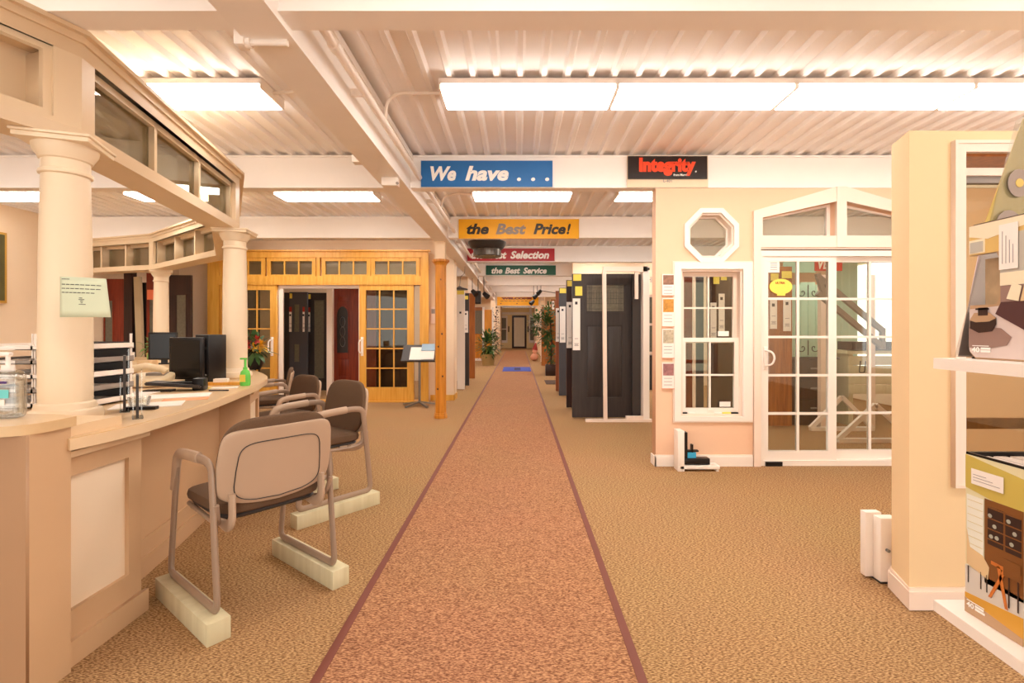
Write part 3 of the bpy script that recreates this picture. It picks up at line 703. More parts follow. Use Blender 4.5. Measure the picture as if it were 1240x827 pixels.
for xx in (.3, 1.5): MB().cyl((xx, -.006, .2), (xx, -.006, ZD+.02-PZ(370, 21.6)), .008).build('hanger', M_DARK, [q for q in C.objects if q.name == 'hanging_sign.004'][0])
o = text('wall_sign', 'HER', .2, M_GINK, None, (PX(784.5, 11.2), 11.192, PZ(342, 11.2)), width=PX(796, 11.2)-PX(784.5, 11.2), height=.13)
tag(o, 'thin grey letters HER on the cream wall right of the black doors', 'sign')

# ------------------------------------------------------------------ reception desk
def smooth(P, n=6):
    P = [Vector(p) for p in P]; out = []
    for i in range(len(P)-1):
        p0 = P[max(i-1, 0)]; p1 = P[i]; p2 = P[i+1]; p3 = P[min(i+2, len(P)-1)]
        for j in range(n):
            t = j/n; out.append(.5*((2*p1)+(p2-p0)*t+(2*p0-5*p1+4*p2-p3)*t*t+(3*p1-p0-3*p2+p3)*t**3))
    out.append(P[-1]); return [(p.x, p.y) for p in out]
def offset(P, dd):
    out = []; n = len(P)
    for i in range(n):
        a = Vector(P[max(i-1, 0)]); b = Vector(P[min(i+1, n-1)]); t = (b-a).normalized()
        nr = Vector((-t.y, t.x)); q = Vector(P[i])+nr*dd; out.append((q.x, q.y))
    return out
ctrl = [(-1.63, 1.79), (-1.60, 2.1), (-1.675, 2.62), (-1.79, 3.15), (-1.935, 3.69), (-2.15, 4.22), (-2.57, 4.83), (-3.35, 5.85), (-4.9, 7.05), (-6.3, 7.4)]
OUT = smooth(ctrl, 6)
ZT, TH = .857, .043
dk = empty('reception_desk', (-2.0, 2.2, 0), 0, 'curved cream reception desk with tan counter edge at the left', 'desk')
dk.location = (0, 0, 0)
MB().strip(OUT, offset(OUT, .92), ZT-TH, ZT).build('countertop', M_TOP, dk)
MB().strip(offset(OUT, -.006), offset(OUT, .001), ZT-TH-.001, ZT-.004).build('counter_edge', M_EDGE, dk)
i0 = 7
BW = offset(OUT, .25)[i0:]; BW2 = offset(OUT, .29)[i0:]
MB().strip(BW, BW2, 0, ZT-TH).build('base_wall', M_DESK, dk)
MB().strip(offset(OUT, .236)[i0:], BW, 0, .1).build('base_skirting', M_DESK, dk)
MB().strip(offset(OUT, .243)[i0:], BW, .1, .19).build('base_skirting', M_DESK, dk)
# near panel between the block and the recess
def panel(p0, p1, dep, nm='end_panel'):
    p0, p1 = Vector(p0), Vector(p1); t = (p1-p0).normalized(); L = (p1-p0).length; ang = math.atan2(t.y, t.x)
    def P(name, m, me):
        me.transform(Matrix.Translation((p0.x, p0.y, 0)) @ Matrix.Rotation(ang, 4, 'Z')); return link_mesh(name, me, m, dk, smooth=False)
    zt = ZT-TH
    P(nm, M_DESK, holed(rect(0, 0, L, zt-.03), [rect(.03, .2, L-.07, zt-.11)], .03, 0))
    P('inset_panel', M_INSET, holed(rect(.025, .195, L-.065, zt-.105), [], .01, .018))
    P(nm, M_DESK, holed(rect(0, 0, L, zt-.03), [], dep, .029))
    P('panel_skirting', M_DESK, holed(rect(-.004, 0, L+.02, .095), [], .018, -.018))
    P('panel_cap', M_EDGE, holed(rect(-.004, zt-.035, L+.02, zt-.012), [], dep+.03, -.024))
panel((-1.672, 1.8), (-1.672, 2.19), .24)
panel((-1.972, 3.63), (-2.13, 4.06), .22)
# bar-height end block
bx1 = -1.635
MB().box(-2.35, 1.65, 0, bx1, 1.804, .9).build('end_block', M_DESK, dk)
o = plate('end_block_face', M_DESKSHADE, rect(-2.35, 0, bx1-.0, .9), [rect(-2.3, .14, bx1-.09, .79)], .012, 1.638, dk); MB().box(-2.35, 1.647, .1, bx1-.06, 1.6499, .85).build('recess_panel', M_DESKSHADE, dk)
slab = [(-2.4, 1.607), (-1.72, 1.607)]
for k in range(1, 7):
    a = -PI/2+PI/2*k/6; slab.append((-1.72+.1*math.cos(a), 1.707+.1*math.sin(a)))
slab += [(-1.62, 1.81), (-1.75, 1.86), (-2.4, 1.86)]
MB().prism(slab, .9, .935).build('bar_top', M_TOP, dk)
mb = MB(); mb.prism([(-1.655, 1.811), (-1.655, 2.06), (-2.2, 2.06), (-2.2, 1.861), (-1.75, 1.861)], ZT, ZT+.038); mb.build('raised_ledge', M_EDGE, dk)

# columns
def column(c, lab, base=ZT):
    r = empty('column', (c[0], c[1], base), math.radians(c[2]), lab, 'column', 'round columns of the reception desk')
    h = 2.075-base
    K = .76
    def sc(p): return [(a*K, b) for a, b in p]
    MB().lathe(sc([(.155, 0), (.168, .012), (.17, .03), (.16, .05), (.142, .056), (.14, .064), (.134, .078), (.122, .085)])).build('base', M_COL, r)
    MB().lathe(sc([(.121, .085), (.121, .3), (.118, .7), (.108, h-.13), (.108, h-.12)])).build('shaft', M_COL, r)
    MB().lathe(sc([(.108, h-.16), (.12, h-.155), (.123, h-.148), (.12, h-.14), (.11, h-.136), (.11, h-.095), (.12, h-.09), (.125, h-.08), (.145, h-.055), (.15, h-.032)])).build('capital', M_COL, r)
    MB().box(-.128, -.128, h-.032, .128, .128, h-.012, .003).build('abacus', M_COL, r); MB().box(-.135, -.135, h-.012, .135, .135, h-.0005, .003).build('abacus_cap', M_COL, r)
    return r
column((-1.97, 2.15, 20), 'round cream column with a paper notice taped on, nearest on the reception desk')
column((-2.34, 4.08, 10), 'round cream column at the bend of the desk beside the green sanitiser bottle')
column((-4.92, 6.8, 35), 'round cream column on the far side of the desk above the rear monitor')
# notice
def sheet(): return None
nt = empty('paper_notice', (PX(74, 2.0), 1.99, PZ(384, 2.0)), 0, 'pale green paper notice taped to the nearest column', 'paper')
Wn, Hn = .19, .165
mb = MB(); N = 12; va = []
for i in range(N+1):
    u = i/N; x = Wn*u; y = .06*(u-.25)**2+.0
    va.append((x, y))
def lean(u, v): return (u*Wn*(1-.1*v), .05*(u-.3)**2+.015*v*0, v*Hn-.008*u*v)
g = [[mb.bm.verts.new(lean(i/N, j/6)) for i in range(N+1)] for j in range(7)]
for j in range(6):
    for i in range(N): mb.bm.faces.new((g[j][i], g[j][i+1], g[j+1][i+1], g[j+1][i]))
o = mb.build('sheet', M_GPAPER, nt); sm = o.modifiers.new('s', 'SOLIDIFY'); sm.thickness = .0008
for v, u0, u1 in ((.93, .06, .26), (.8, .06, .92), (.7, .06, .9), (.6, .06, .78), (.47, .45, .52), (.43, .44, .56), (.39, .47, .53), (.35, .48, .52), (.31, .44, .58)):
    mb = MB(); K = 8
    for i in range(K):
        a = u0+(u1-u0)*i/K; b = u0+(u1-u0)*(i+.8)/K
        q = [lean(a, v), lean(b, v), lean(b, v+.018), lean(a, v+.018)]
        mb.face([(x, y-.0014, z) for x, y, z in q])
    mb.build('text_line', M_INK, nt)

# canopy ring with transom lights
ring = [(-2.36, 1.3), (-2.015, 2.17), (-2.40, 4.05), (-3.25, 5.5), (-4.92, 6.78), (-6.5, 7.28)]
cn = empty('transom_canopy', (0, 0, 0), 0, 'cream panelled canopy with glazed transoms carried by the desk columns', 'canopy')
z0, z1 = 2.075, 2.535
ht = .1
def miter(P, dd):
    out = []; n = len(P)
    for i in range(n):
        p = Vector(P[i])
        if i == 0: t = (Vector(P[1])-p).normalized(); nrm = Vector((-t.y, t.x)); out.append(p+nrm*dd); continue
        if i == n-1: t = (p-Vector(P[i-1])).normalized(); nrm = Vector((-t.y, t.x)); out.append(p+nrm*dd); continue
        t1 = (p-Vector(P[i-1])).normalized(); t2 = (Vector(P[i+1])-p).normalized()
        n1 = Vector((-t1.y, t1.x)); n2 = Vector((-t2.y, t2.x)); b = (n1+n2).normalized(); out.append(p+b*dd/b.dot(n1))
    return [tuple(q) for q in out]
RO, RI = miter(ring, -ht), miter(ring, ht)
MB().strip(RO, RI, z0, z0+.055).build('bottom_rail', M_RING, cn)
MB().strip(miter(ring, -ht-.012), miter(ring, ht+.012), z1-.03, z1+.002).build('crown', M_RING, cn)
MB().strip(miter(ring, -ht-.035), miter(ring, ht+.035), z1+.002, z1+.022).build('crown', M_RING, cn)
MB().strip(RO, RI, z1-.09, z1-.03).build('top_rail', M_RING, cn)
for k in range(5):
    a, b = Vector(RO[k]), Vector(RO[k+1]); t = (b-a).normalized(); L = (b-a).length; ang = math.atan2(t.y, t.x)
    MM = Matrix.Translation((a.x, a.y, 0)) @ Matrix.Rotation(ang, 4, 'Z')
    def add(name, m, me): me.transform(MM); return link_mesh(name, me, m, cn, smooth=False)
    zl, zh = z0+.055, z1-.09
    if k == 0:
        add('solid_panel', M_RING, holed(rect(0, zl, L, zh), [rect(.1, zl+.02, L-.1, zh-.0)], .03, 0))
        add('inner_moulding', M_RING, holed(rect(.1, zl+.02, L-.1, zh-.0), [rect(.13, zl+.045, L-.13, zh-.025)], .03, .012))
        add('recessed_panel', M_RING, holed(rect(.1, zl+.02, L-.1, zh), [], .02, .16))
        for xx in (.1, L-.12): add('panel_side', M_RING, holed(rect(xx, zl+.03, xx+.02, zh-.02), [], .14, .03))
        continue
    m1, m2 = (.09, .09)
    inn = [] ; nn = 3
    hole = rect(m1, zl+.01, L-m2, zh-.0)
    add('frame', M_RING, holed(rect(0, zl, L, zh), [hole], .035, 0))
    add('frame', M_RING, holed(rect(.0, zl, L-.0, zh), [rect(m1+.0, zl+.01, L-m2, zh)], .03, 2*ht-.03))
    cw = (L-m1-m2-.03*(nn+1))/nn
    for i in range(nn+1):
        xx = m1+i*(cw+.03); add('mullion', M_RING, holed(rect(xx, zl+.01, xx+.03, zh), [], .13, .03))
    add('sash_rail', M_RING, holed(rect(m1, zh-.035, L-m2, zh), [], .07, .03)); add('sash_rail', M_RING, holed(rect(m1, zl+.01, L-m2, zl+.03), [], .07, .03))
    for i in range(nn):
        xx = m1+.03+i*(cw+.03); add('pane', M_GLASS_C, holed(rect(xx, zl+.03, xx+cw, zh-.035), [], .006, .06))

# ------------------------------------------------------------------ chairs
def make_chair(blocks=True):
    r = empty('armchair')
    BZ = .089 if blocks else 0
    def S(p): return (p[0], p[1], p[2]+BZ)
    for s in (-1, 1):
        y = s*.262
        pts = [(-.12, .612), (-.20, .60), (-.265, .014), (.275, .014), (.185, .585), (.10, .60), (-.12, .612)]
        P3 = [S((x, y, z)) for x, z in pts]
        P3 = [((Vector(P3[0])+Vector(P3[-2]))/2)]+[Vector(q) for q in P3[:-1]]+[((Vector(P3[0])+Vector(P3[-2]))/2)]
        MB().tube(fillet(P3, .05, 5), .020, .0115, seg=12, up=(0, 1, 0)).build('side_frame', M_FRAME, r)
        pad = fillet([S((.225, y, .42)), S((.185, y, .59)), S((.10, y, .604)), S((-.07, y, .612))], .05, 5)
        MB().tube(pad, .025, .017, seg=12, up=(0, 1, 0)).build('arm_sleeve', M_TAN, r)
        rail = fillet([S((-.238, y*.98, .44)), S((-.22, y*.93, .36)), S((-.15, y*.86, .335)), S((.2, y*.8, .345))], .05, 5)
        MB().tube(rail, .011, seg=10).build('seat_rail', M_FRAME, r)
        br = fillet([S((-.246, s*.2, .475)), S((-.25, s*.2, .36)), S((-.2, s*.2, .325)), S((-.05, s*.2, .345))], .05, 6)
        MB().tube(br, .026, .012, seg=12, up=(0, 1, 0)).build('back_bracket', M_TAN, r)
        if blocks: 
            MB().box(-.305, s*.2715-.0445, 0, .305, s*.2715+.0445, .089, .002).build('riser_block', M_BLOCK, r)
    for x in (-.12, .15): MB().cyl(S((x, -.22, .345)), S((x, .22, .345)), .012).build('cross_bar', M_FRAME, r)
    MB().pillow(.235, .235, .042, .55, .35, 32, 12, lambda p: Vector(S((p.x+.005, p.y, p.z+.405-.02*max(0, p.x/.235)**3-.006*(1-(p.y/.235)**2))))).build('seat', M_FAB, r)
    MB().pillow(.215, .215, .015, .4, .3, 28, 8, lambda p: Vector(S((p.x+.005, p.y, p.z+.362)))).build('seat_pan', M_DARK, r)
    def bend(p, dx, sh=0):
        zz = p.z; w_ = 1-.0*zz
        if zz < 0: w_ = 1.02-.02*(zz/.16)**2
        else: w_ = 1.02-.11*(zz/.16)**1.6
        drop = -.04*(1-(p.y/.25)**2)*max(0, -zz/.16)**1.5
        return Vector(S((p.x+dx-.235-.17*(zz)+.35*p.y*p.y, p.y*w_, zz+.61+drop)))
    MB().pillow(.026, .242, .172, .45, .5, 36, 24, lambda p: bend(Vector((p.x, p.y, p.z+.004)), 0)).build('backrest', M_FAB, r)
    MB().pillow(.015, .25, .148, .24, .35, 40, 30, lambda p: bend(Vector((p.x, p.y, p.z-.016)), -.024)).build('back_shell', M_TAN, r)
    def rr(a, b, n=40):
        out = []
        for i in range(n):
            th = 2*PI*i/n; cx, sn = math.cos(th), math.sin(th)
            out.append((math.copysign(abs(cx)**.35, cx)*a, math.copysign(abs(sn)**.35, sn)*b))
        return out
    MB().tube([bend(Vector((0, y*(1-.5*z), z-.04)), -.0402) for y, z in rr(.185, .112)], .0022, seg=6, closed=True).build('inset_groove', M_DARK, r)
    return r
def face(fx, fy): return math.atan2(fy, fx)
ch = make_chair(True); ch.location = (-1.268, 2.375, 0); ch.rotation_euler.z = face(-.787, .617)
G = 'brown armchairs at the reception desk'
tag(ch, 'brown armchair on wooden riser blocks, nearest, seen from behind its tan shell', 'chair', G)
c2 = copy_tree(ch); c2.location = (-1.43, 3.513, 0); c2.rotation_euler.z = face(-.63, -.775); tag(c2, 'brown armchair on wooden riser blocks, second from the camera, fabric back facing the camera', 'chair', G)
ch3 = make_chair(False); ch3.location = (-2.34, 4.93, 0); ch3.rotation_euler.z = face(-.58, -.81); tag(ch3, 'brown armchair without risers just behind the second chair', 'chair', G)
c4 = copy_tree(ch3); c4.location = (-3.05, 6.02, 0); c4.rotation_euler.z = face(-.9, -.42); tag(c4, 'brown armchair farthest from the camera, seen edge-on beyond the desk end', 'chair', G)

# ------------------------------------------------------------------ runner, mats
rn = empty('carpet_runner', (0, 0, 0), 0, 'long reddish brown carpet runner with dark bound edges', 'carpet')
MB().box(-.70, YB, .0005, .425, 30, .006).build('pile', M_RUN, rn)
mb = MB(); mb.box(-.735, YB, .0005, -.70, 30, .009, .002); mb.build('left_binding', M_BIND, rn)
mb = MB(); mb.box(.425, YB, .0005, .46, 30, .009, .002); mb.build('right_binding', M_BIND, rn)
bmt = empty('door_mat', (-.03, 15.8, .0062), 0, 'blue rubber mat lying across the runner far down the hall', 'mat')
MB().box(-.44, -.85, 0, .44, .85, .008, .002).build('mat_body', M_BLUE_MAT, bmt)
MB().box(-.08, -.5, .0082, .12, .5, .009).build('emblem', mat('mat_emblem', (50, 50, 90), .9), bmt)
o = MB().box(.66, 11.4, .0005, 1.1, 12.3, .01).build('door_mat', M_MAT); tag(o, 'grey brown mat on the carpet before the planter', 'mat')

# ------------------------------------------------------------------ display doors
def door(x0, Y, w_, h_, m, lab, lites=(), panels=(), tags=(), grp=None, rz=0, leadm=None):
    r = empty('display_door', (x0, Y, .02), rz, lab, 'door', grp)
    holes = [rect(*q) for q in lites]+[rect(*q) for q in panels]
    plate('slab', m, rect(0, 0, w_, h_), holes, .01, 0, r)
    MB().box(0, .01, 0, w_, .045, h_).build('slab_core', m, r)
    for q in lites:
        MB().box(q[0], .003, q[1], q[2], .0098, q[3]).build('glass_lite', leadm or M_LEAD, r)
        plate('lite_moulding', m, rect(q[0]-.018, q[1]-.018, q[2]+.018, q[3]+.018), [rect(*q)], .01, -.01, r)
    for q in panels: MB().box(q[0]+.02, .002, q[1]+.02, q[2]-.02, .0098, q[3]-.02, .003).build('raised_panel', m, r)
    for (a, b, c, d_, tm) in tags:
        t_ = MB().box(a, -.014, b, c, -.0115, d_).build('door_tag', tm, r)
        if tm is M_PAPER and d_-b > .2:
            MB().box((a+c)/2-.02, -.016, d_-.085, (a+c)/2+.015, -.0145, d_-.045).build('tag_emblem', M_INK, r)
            for zz, wv in ((.09, .06), (.075, .05), (.06, .06), (.16, .05)): MB().box((a+c)/2-wv/2, -.016, b+zz, (a+c)/2+wv/2, -.0145, b+zz+.007).build('text_line', M_GINK, r)
    return r
Yd = 6.97; k = Yd/F
def dtags(h_, s_=1.0): return [(.012, h_-.085, .11, h_-.012, M_YELTAG), (.01, h_-.77, .1, h_-.36, M_PAPER)]
g = 'entry doors on the right-hand display rack'
dx = PX(693, Yd)
d0 = door(dx, Yd, .9, 2.03, M_BLK, 'black craftsman door with leaded glass lite at the front of the right rack', [(.205, 1.5, .725, 1.87)],
     [(.2, .28, .42, 1.3), (.49, .28, .71, 1.3)], [(.012, 1.93, .125, 2.02, M_YELTAG), (.04, 1.72, .14, 1.85, M_YELTAG), (.005, .95, .11, 1.68, M_PAPER)], g)
# leading on the lite
mb = MB()
for i in range(6): mb.box(.205+.028+i*.0185 if i < 3 else .725-.028-(i-3)*.0185, -.002, 1.5, .205+.032+i*.0185 if i < 3 else .725-.024-(i-3)*.0185, .003, 1.87)
for i in range(9): mb.box(.3+i*.04, -.002, 1.6, .303+i*.04, .003, 1.8)
for i in range(5): mb.box(.205, -.002, 1.53+i*.075, .725, .003, 1.534+i*.075)
mb.build('leading', M_DARK, d0)
door(.775, 7.85, .9, 2.03, M_DARKW, 'dark espresso door second in the right rack', (), [(.15, .25, .4, 1.1), (.5, .25, .75, 1.1)], [(.01, 1.93, .1, 2.02, M_YELTAG), (.0, .95, .11, 1.68, M_PAPER)], g)
door(.78, 9.3, .9, 2.03, M_SLATE, 'slate grey door third in the right rack', (), [(.15, .25, .4, 1.1), (.5, .25, .75, 1.1)], [(.01, 1.93, .14, 2.02, M_YELTAG), (.01, 1.0, .12, 1.68, M_PAPER)], g)
door(.77, 10.0, .9, 2.03, M_RUST, 'reddish brown wood door fourth in the right rack', (), [(.15, .25, .4, 1.1), (.5, .25, .75, 1.1)], [(.0, 1.0, .1, 1.68, M_PAPER)], g)
door(.98, 14.6, .9, 2.15, M_OAK, 'tall oak door standing behind the leafy planter', (), [(.15, .25, .4, 1.1), (.5, .25, .75, 1.1)], [(.03, 1.85, .1, 2.1, M_PAPER)], 'oak doors down the right side')
door(.82, 17.2, .7, 2.05, M_OAK, 'oak door beyond the planter on the right side of the hall', (), (), (), 'oak doors down the right side')
door(.9, 19.2, .7, 2.15, M_WHITE, 'white door edge farthest down the right side')
# white display frame in front of the black door
fr = empty('display_frame', (PX(709, 6.75), 6.75, 0), 0, 'white display door frame standing in front of the black door', 'door frame')
def fx_(p): return PX(p, 6.75)-PX(709, 6.75)
def fz_(p): return max(0.001, PZ(p, 6.75))
MB().bar((fx_(733), 0, .03), (fx_(731.5), 0, fz_(328)), .05, .05, (0, 1, 0)).build('front_post', M_TRIM, fr)
MB().box(fx_(730), -.02, fz_(329), fx_(784), .03, fz_(323)).build('header', M_TRIM, fr)
MB().box(fx_(709), -.04, 0, fx_(789), .04, .035).build('sill', M_TRIM, fr)
MB().box(fx_(778.5), -.02, .035, fx_(786), .16, fz_(323)).build('jamb', M_WHITE, fr)
MB().box(fx_(769), .0, fz_(362), fx_(773), .04, fz_(329)).build('short_stop', M_TRIM, fr)
MB().box(fx_(758), -.02, .036, fx_(779), .04, .075).build('sill_block', M_TRIM, fr)
MB().box(fx_(781), -.03, fz_(327), fx_(786), -.0205, fz_(324.5)).build('bracket', M_BLACK, fr)
MB().box(fx_(768), .1, .036, fx_(778), .14, fz_(331)).build('side_board', M_DARK, fr)
# further right rear things seen in the slot beside the peach wall
mb = MB(); mb.box(1.25, 11.2, 0, XR, 11.3, ZD); struct(mb, 'wall_far', M_WALL)
o = empty('display_window', (PX(789, 10), 10.4, 0), 0, 'pale green-grey window display in the slot left of the peach partition', 'window')
plate('frame', M_TRIM, rect(-.12, .75, .5, 2.0), [rect(-.07, .8, .45, 1.35), rect(-.07, 1.4, .45, 1.95)], .05, 0, o)
for a, b in ((.8, 1.35), (1.4, 1.95)): MB().box(-.07, .02, a, .45, .03, b).build('pane', M_LEAD, o)
MB().box(-.12, -.05, 0, .5, .3, .72).build('base_cabinet', M_DARK, o)

# left hall doors
g = 'doors standing along the left side of the hall'
door(PX(553.5, 10.3), 10.3, .16, 2.1, M_WHITE, 'white narrow door with yellow tag at the hall corner', (), (), [(.0, 1.98, .15, 2.09, M_YELTAG), (.05, 1.58, .09, 1.62, M_INK)], g)
door(PX(561.5, 11.0), 11.0, .12, 2.06, M_BLK, 'black narrow door with white spec label beside the white door', (), (), [(.01, 1.92, .1, 2.0, M_YELTAG), (.0, 1.18, .1, 1.66, M_PAPER)], g)
door(PX(567.5, 12.6), 12.6, .16, 2.18, M_OAK, 'golden oak door panel beyond the black narrow door', (), (), (), g)
mb = MB(); mb.box(XL, 20.5, 0, -1.12, 20.6, ZD); struct(mb, 'wall_cross', M_WALL)
mb = MB(); mb.box(-1.22, 20.6, 0, -1.12, YF, ZD); mb2 = struct(mb, 'wall_hall_left', M_WALL)
mb = MB(); mb.box(1.12, 20.5, 0, XR, 20.6, ZD); mb.box(1.12, 20.6, 0, 1.22, YF, ZD); struct(mb, 'wall_hall_right', M_WALL)
mb = MB(); mb.box(-1.3, 34.5, 0, 1.3, 34.62, ZD); struct(mb, 'wall_end', mat('end_wall', (250, 226, 174), .8))
YA = 20.3
o = empty('pine_display_unit', (PX(579, YA), YA, 0), 0, 'pine half-glazed display unit against the left hall wall', 'cabinet')
a, b = PX(572, YA)-PX(579, YA), PX(586, YA)-PX(579, YA)
MB().box(a, 0, .02, b, .15, PZ(405, YA)).build('lower_panel', M_PINE2, o)
plate('upper_frame', M_OAK, rect(a, PZ(405, YA), b, PZ(372, YA)), [rect(a+.04, PZ(404, YA), b-.04, PZ(376, YA))], .08, 0, o)
MB().box(a+.04, .03, PZ(404, YA), b-.04, .04, PZ(376, YA)).build('pane', M_LEAD, o)
MB().box(a-.1, -.02, 0, b+.1, .0, .1).build('skirting', M_WHITE, o)
YA = 19.6
o = door(PX(586.5, YA), YA, .3, 2.05, M_PINE2, 'narrow pine door in white frame behind the potted plant', (), (), ())
for s_, x in ((0, -.08), (1, .3)): MB().box(x, -.02, 0, x+.08, .05, 2.15).build('white_jamb', M_WHITE, o)
# far end door
YE = 34.5
dr = empty('door_3', kind='structure')
def q(a, y): return PX(a, YE), PZ(y, YE)
def erect(a, b, c, d_): return rect(PX(a, YE), max(0.0, PZ(d_, YE)), PX(c, YE), PZ(b, YE))
plate('frame', M_DARKW, erect(620, 382, 637.5, 423), [erect(622.3, 384.5, 635.2, 419.5)], .08, 34.4, dr)
plate('pane', M_FROST, erect(622.3, 384.5, 635.2, 419.5), [], .02, 34.43, dr)
for a, b in ((606.5, 613), (642, 647)):
    wr = empty('window_%d' % (5 if a < 620 else 6), kind='structure')
    plate('frame', M_WHITE, erect(a-1.5, 382, b+1.5, 415), [erect(a, 385, b, 412)], .06, 34.42, wr)
    plate('pane', M_LEAD, erect(a, 385, b, 412), [], .01, 34.45, wr); plate('rail', M_WHITE, erect(a, 398, b, 399), [], .05, 34.42, wr)
plate('transom_board', M_WHITE, erect(604, 370, 644, 381), [erect(608, 372, 641, 378)], .06, 34.42, dr)
for a in (616, 639.5):
    o = MB().box(PX(a, 34.3)-.04, 34.3, PZ(402, 34.3), PX(a, 34.3)+.04, 34.48, PZ(395, 34.3), .01).build('wall_lantern', M_DARKW)
    tag(o, 'small dark lantern %s the far door' % ('left of' if a < 620 else 'right of'), 'lantern')

# ------------------------------------------------------------------ plants
def leafmb(mb, p, dr_, L, W, droop=.3):
    p = Vector(p); dr_ = Vector(dr_).normalized(); s_ = dr_.cross(Vector((0, 0, 1)))
    if s_.length < .1: s_ = Vector((1, 0, 0))
    s_.normalize(); up = s_.cross(dr_)
    rows = []
    for t, w_ in ((0, .08), (.35, 1), (.7, .75), (1, .02)):
        c = p+dr_*L*t-Vector((0, 0, 1))*droop*L*t*t
        rows.append((mb.bm.verts.new(c-s_*W*w_/2+up*.1*W*w_), mb.bm.verts.new(c), mb.bm.verts.new(c+s_*W*w_/2+up*.1*W*w_)))
    for a, b in zip(rows, rows[1:]):
        mb.bm.faces.new((a[0], a[1], b[1], b[0])); mb.bm.faces.new((a[1], a[2], b[2], b[1]))
def foliage(n, cx, cz, rx, rz, L, W, ry=None):
    mb = MB(); ry = ry or rx
    for i in range(n):
        th = random.uniform(0, 2*PI); ph = math.acos(random.uniform(-1, 1)); r_ = random.uniform(.2, 1)
        v = Vector((math.cos(th)*math.sin(ph), math.sin(th)*math.sin(ph), math.cos(ph)))
        leafmb(mb, (cx+v.x*rx*r_, v.y*ry*r_, cz+v.z*rz*r_), v+Vector((0, 0, .5)), L*random.uniform(.6, 1.2), W*random.uniform(.7, 1.2))
    return mb
YP = 17.6
pp = empty('potted_plant', (PX(591, YP), YP, 0), 0, 'leafy potted plant in tan pot left of the runner', 'plant')
MB().lathe([(.2, 0), (.25, .3), (.28, .36), (.28, .4), (.02, .4)]).build('pot', M_POT, pp)
tag(foliage(330, 0, .78, .42, .46, .22, .075).build('foliage', M_LEAF, pp), kind='stuff'); tag(foliage(110, 0, .75, .38, .42, .24, .08).build('foliage', M_LEAF2, pp), kind='stuff')
YP = 13.7
pp = empty('potted_tree', (PX(667, YP), YP, 0), 0, 'bushy leafy tree in square brown planter right of the runner', 'plant')
MB().box(-.15, -.15, 0, .15, .15, .3, .01).build('planter', M_DARKW, pp)
MB().tube([(0, 0, .3), (.03, 0, .9), (-.02, .02, 1.6)], .02).build('stem', M_DARKW, pp)
mb = foliage(620, -.08, 1.35, .34, .68, .12, .06); tag(mb.build('foliage', M_LEAF, pp), kind='stuff')
mb = foliage(200, -.38, 1.45, .28, .36, .12, .06); tag(mb.build('foliage', M_LEAF, pp), kind='stuff')
tag(foliage(120, 0, .5, .16, .22, .1, .05).build('foliage', M_LEAF, pp), kind='stuff')
YP = 20.8
o = empty('floor_decoration', (PX(646.5, YP), YP-.6, 0), 0, 'small pink and red seasonal plush decoration on the floor by the right wall', 'decoration')
MB().ball((0, 0, .16), .16).build('body', M_PINK, o); MB().ball((.02, 0, .4), .11).build('head', M_PINK, o); MB().cyl((.02, 0, .45), (.06, 0, .75), .12, .02).build('hat', M_FRED, o); MB().ball((.06, 0, .76), .035).build('pompom', M_PAPER, o)
YP = 17.9
o = empty('wreath_garland', (PX(601, 19.3), 19.2, 1.1), 0, 'hanging garland of dark leaves on the white wall behind the potted plant', 'garland')
tag(foliage(70, 0, .35, .12, .8, .14, .08).build('foliage', mat('dried_leaf', (110, 90, 80), .8), o), kind='stuff'); MB().cyl((0, 0, .2), (0, 0, ZD+.02-1.1), .006).build('cord', M_GREY, o)
# spot lights and speaker near the hall ceiling
def spot(x, y, z, lab, s_=1):
    r = empty('spot_light', (x, y, z), 0, lab, 'spot light', 'black spot lights along the hall')
    MB().cyl((0, 0, 0), (-.1*s_, -.06, -.1), .05, .07).build('head', M_BLACK, r); MB().cyl((0, 0, 0), (0, 0, ZD+.02-z), .008).build('stem', M_BLACK, r)
for i, (a, b) in enumerate(((655, 352), (651, 356), (647, 363))): spot(PX(a, 15), 15+i*.3, PZ(b, 15), 'black spot light, %s on the right track' % ['highest', 'middle', 'lowest'][i])
o = MB().cyl((PX(652, 15), 15.1, PZ(355, 15)+.1), (PX(676, 15), 15.1, PZ(355, 15)), .01).build('track_rod', M_DARK); tag(o, 'thin dark rod carrying the right spot lights', 'rod')
for i, (a, b) in enumerate(((572, 352), (586, 355))): spot(PX(a, 12), 12, PZ(b, 12), 'black spot light, %s at left hall' % ['left', 'right'][i], -1)
o = empty('speaker', (PX(579, 12.2), 12.2, PZ(368, 12.2)), 0, 'black box speaker hanging under the girder at left hall', 'speaker')
MB().box(-.07, -.07, 0, .07, .07, .32, .01).build('cabinet', M_BLACK, o); MB().box(-.055, -.075, .03, .055, -.071, .29).build('grille', M_DARK, o); MB().cyl((0, 0, .32), (0, 0, .9), .01).build('bracket', M_BLACK, o)
o = empty('pendant_lamp', (PX(557, 9.8), 9.75, PZ(350, 9.8)), 0, 'dark disc lamp on curved cord above the white narrow door', 'lamp')
MB().lathe([(.16, -.02), (.16, 0), (.05, .03), (.02, .05)]).build('shade', M_DARK, o); MB().tube(fillet([(0, 0, .05), (.02, 0, .25), (.1, 0, .3), (.12, 0, ZD+.02-PZ(350, 9.8))], .1), .006).build('cord', M_GREY, o)
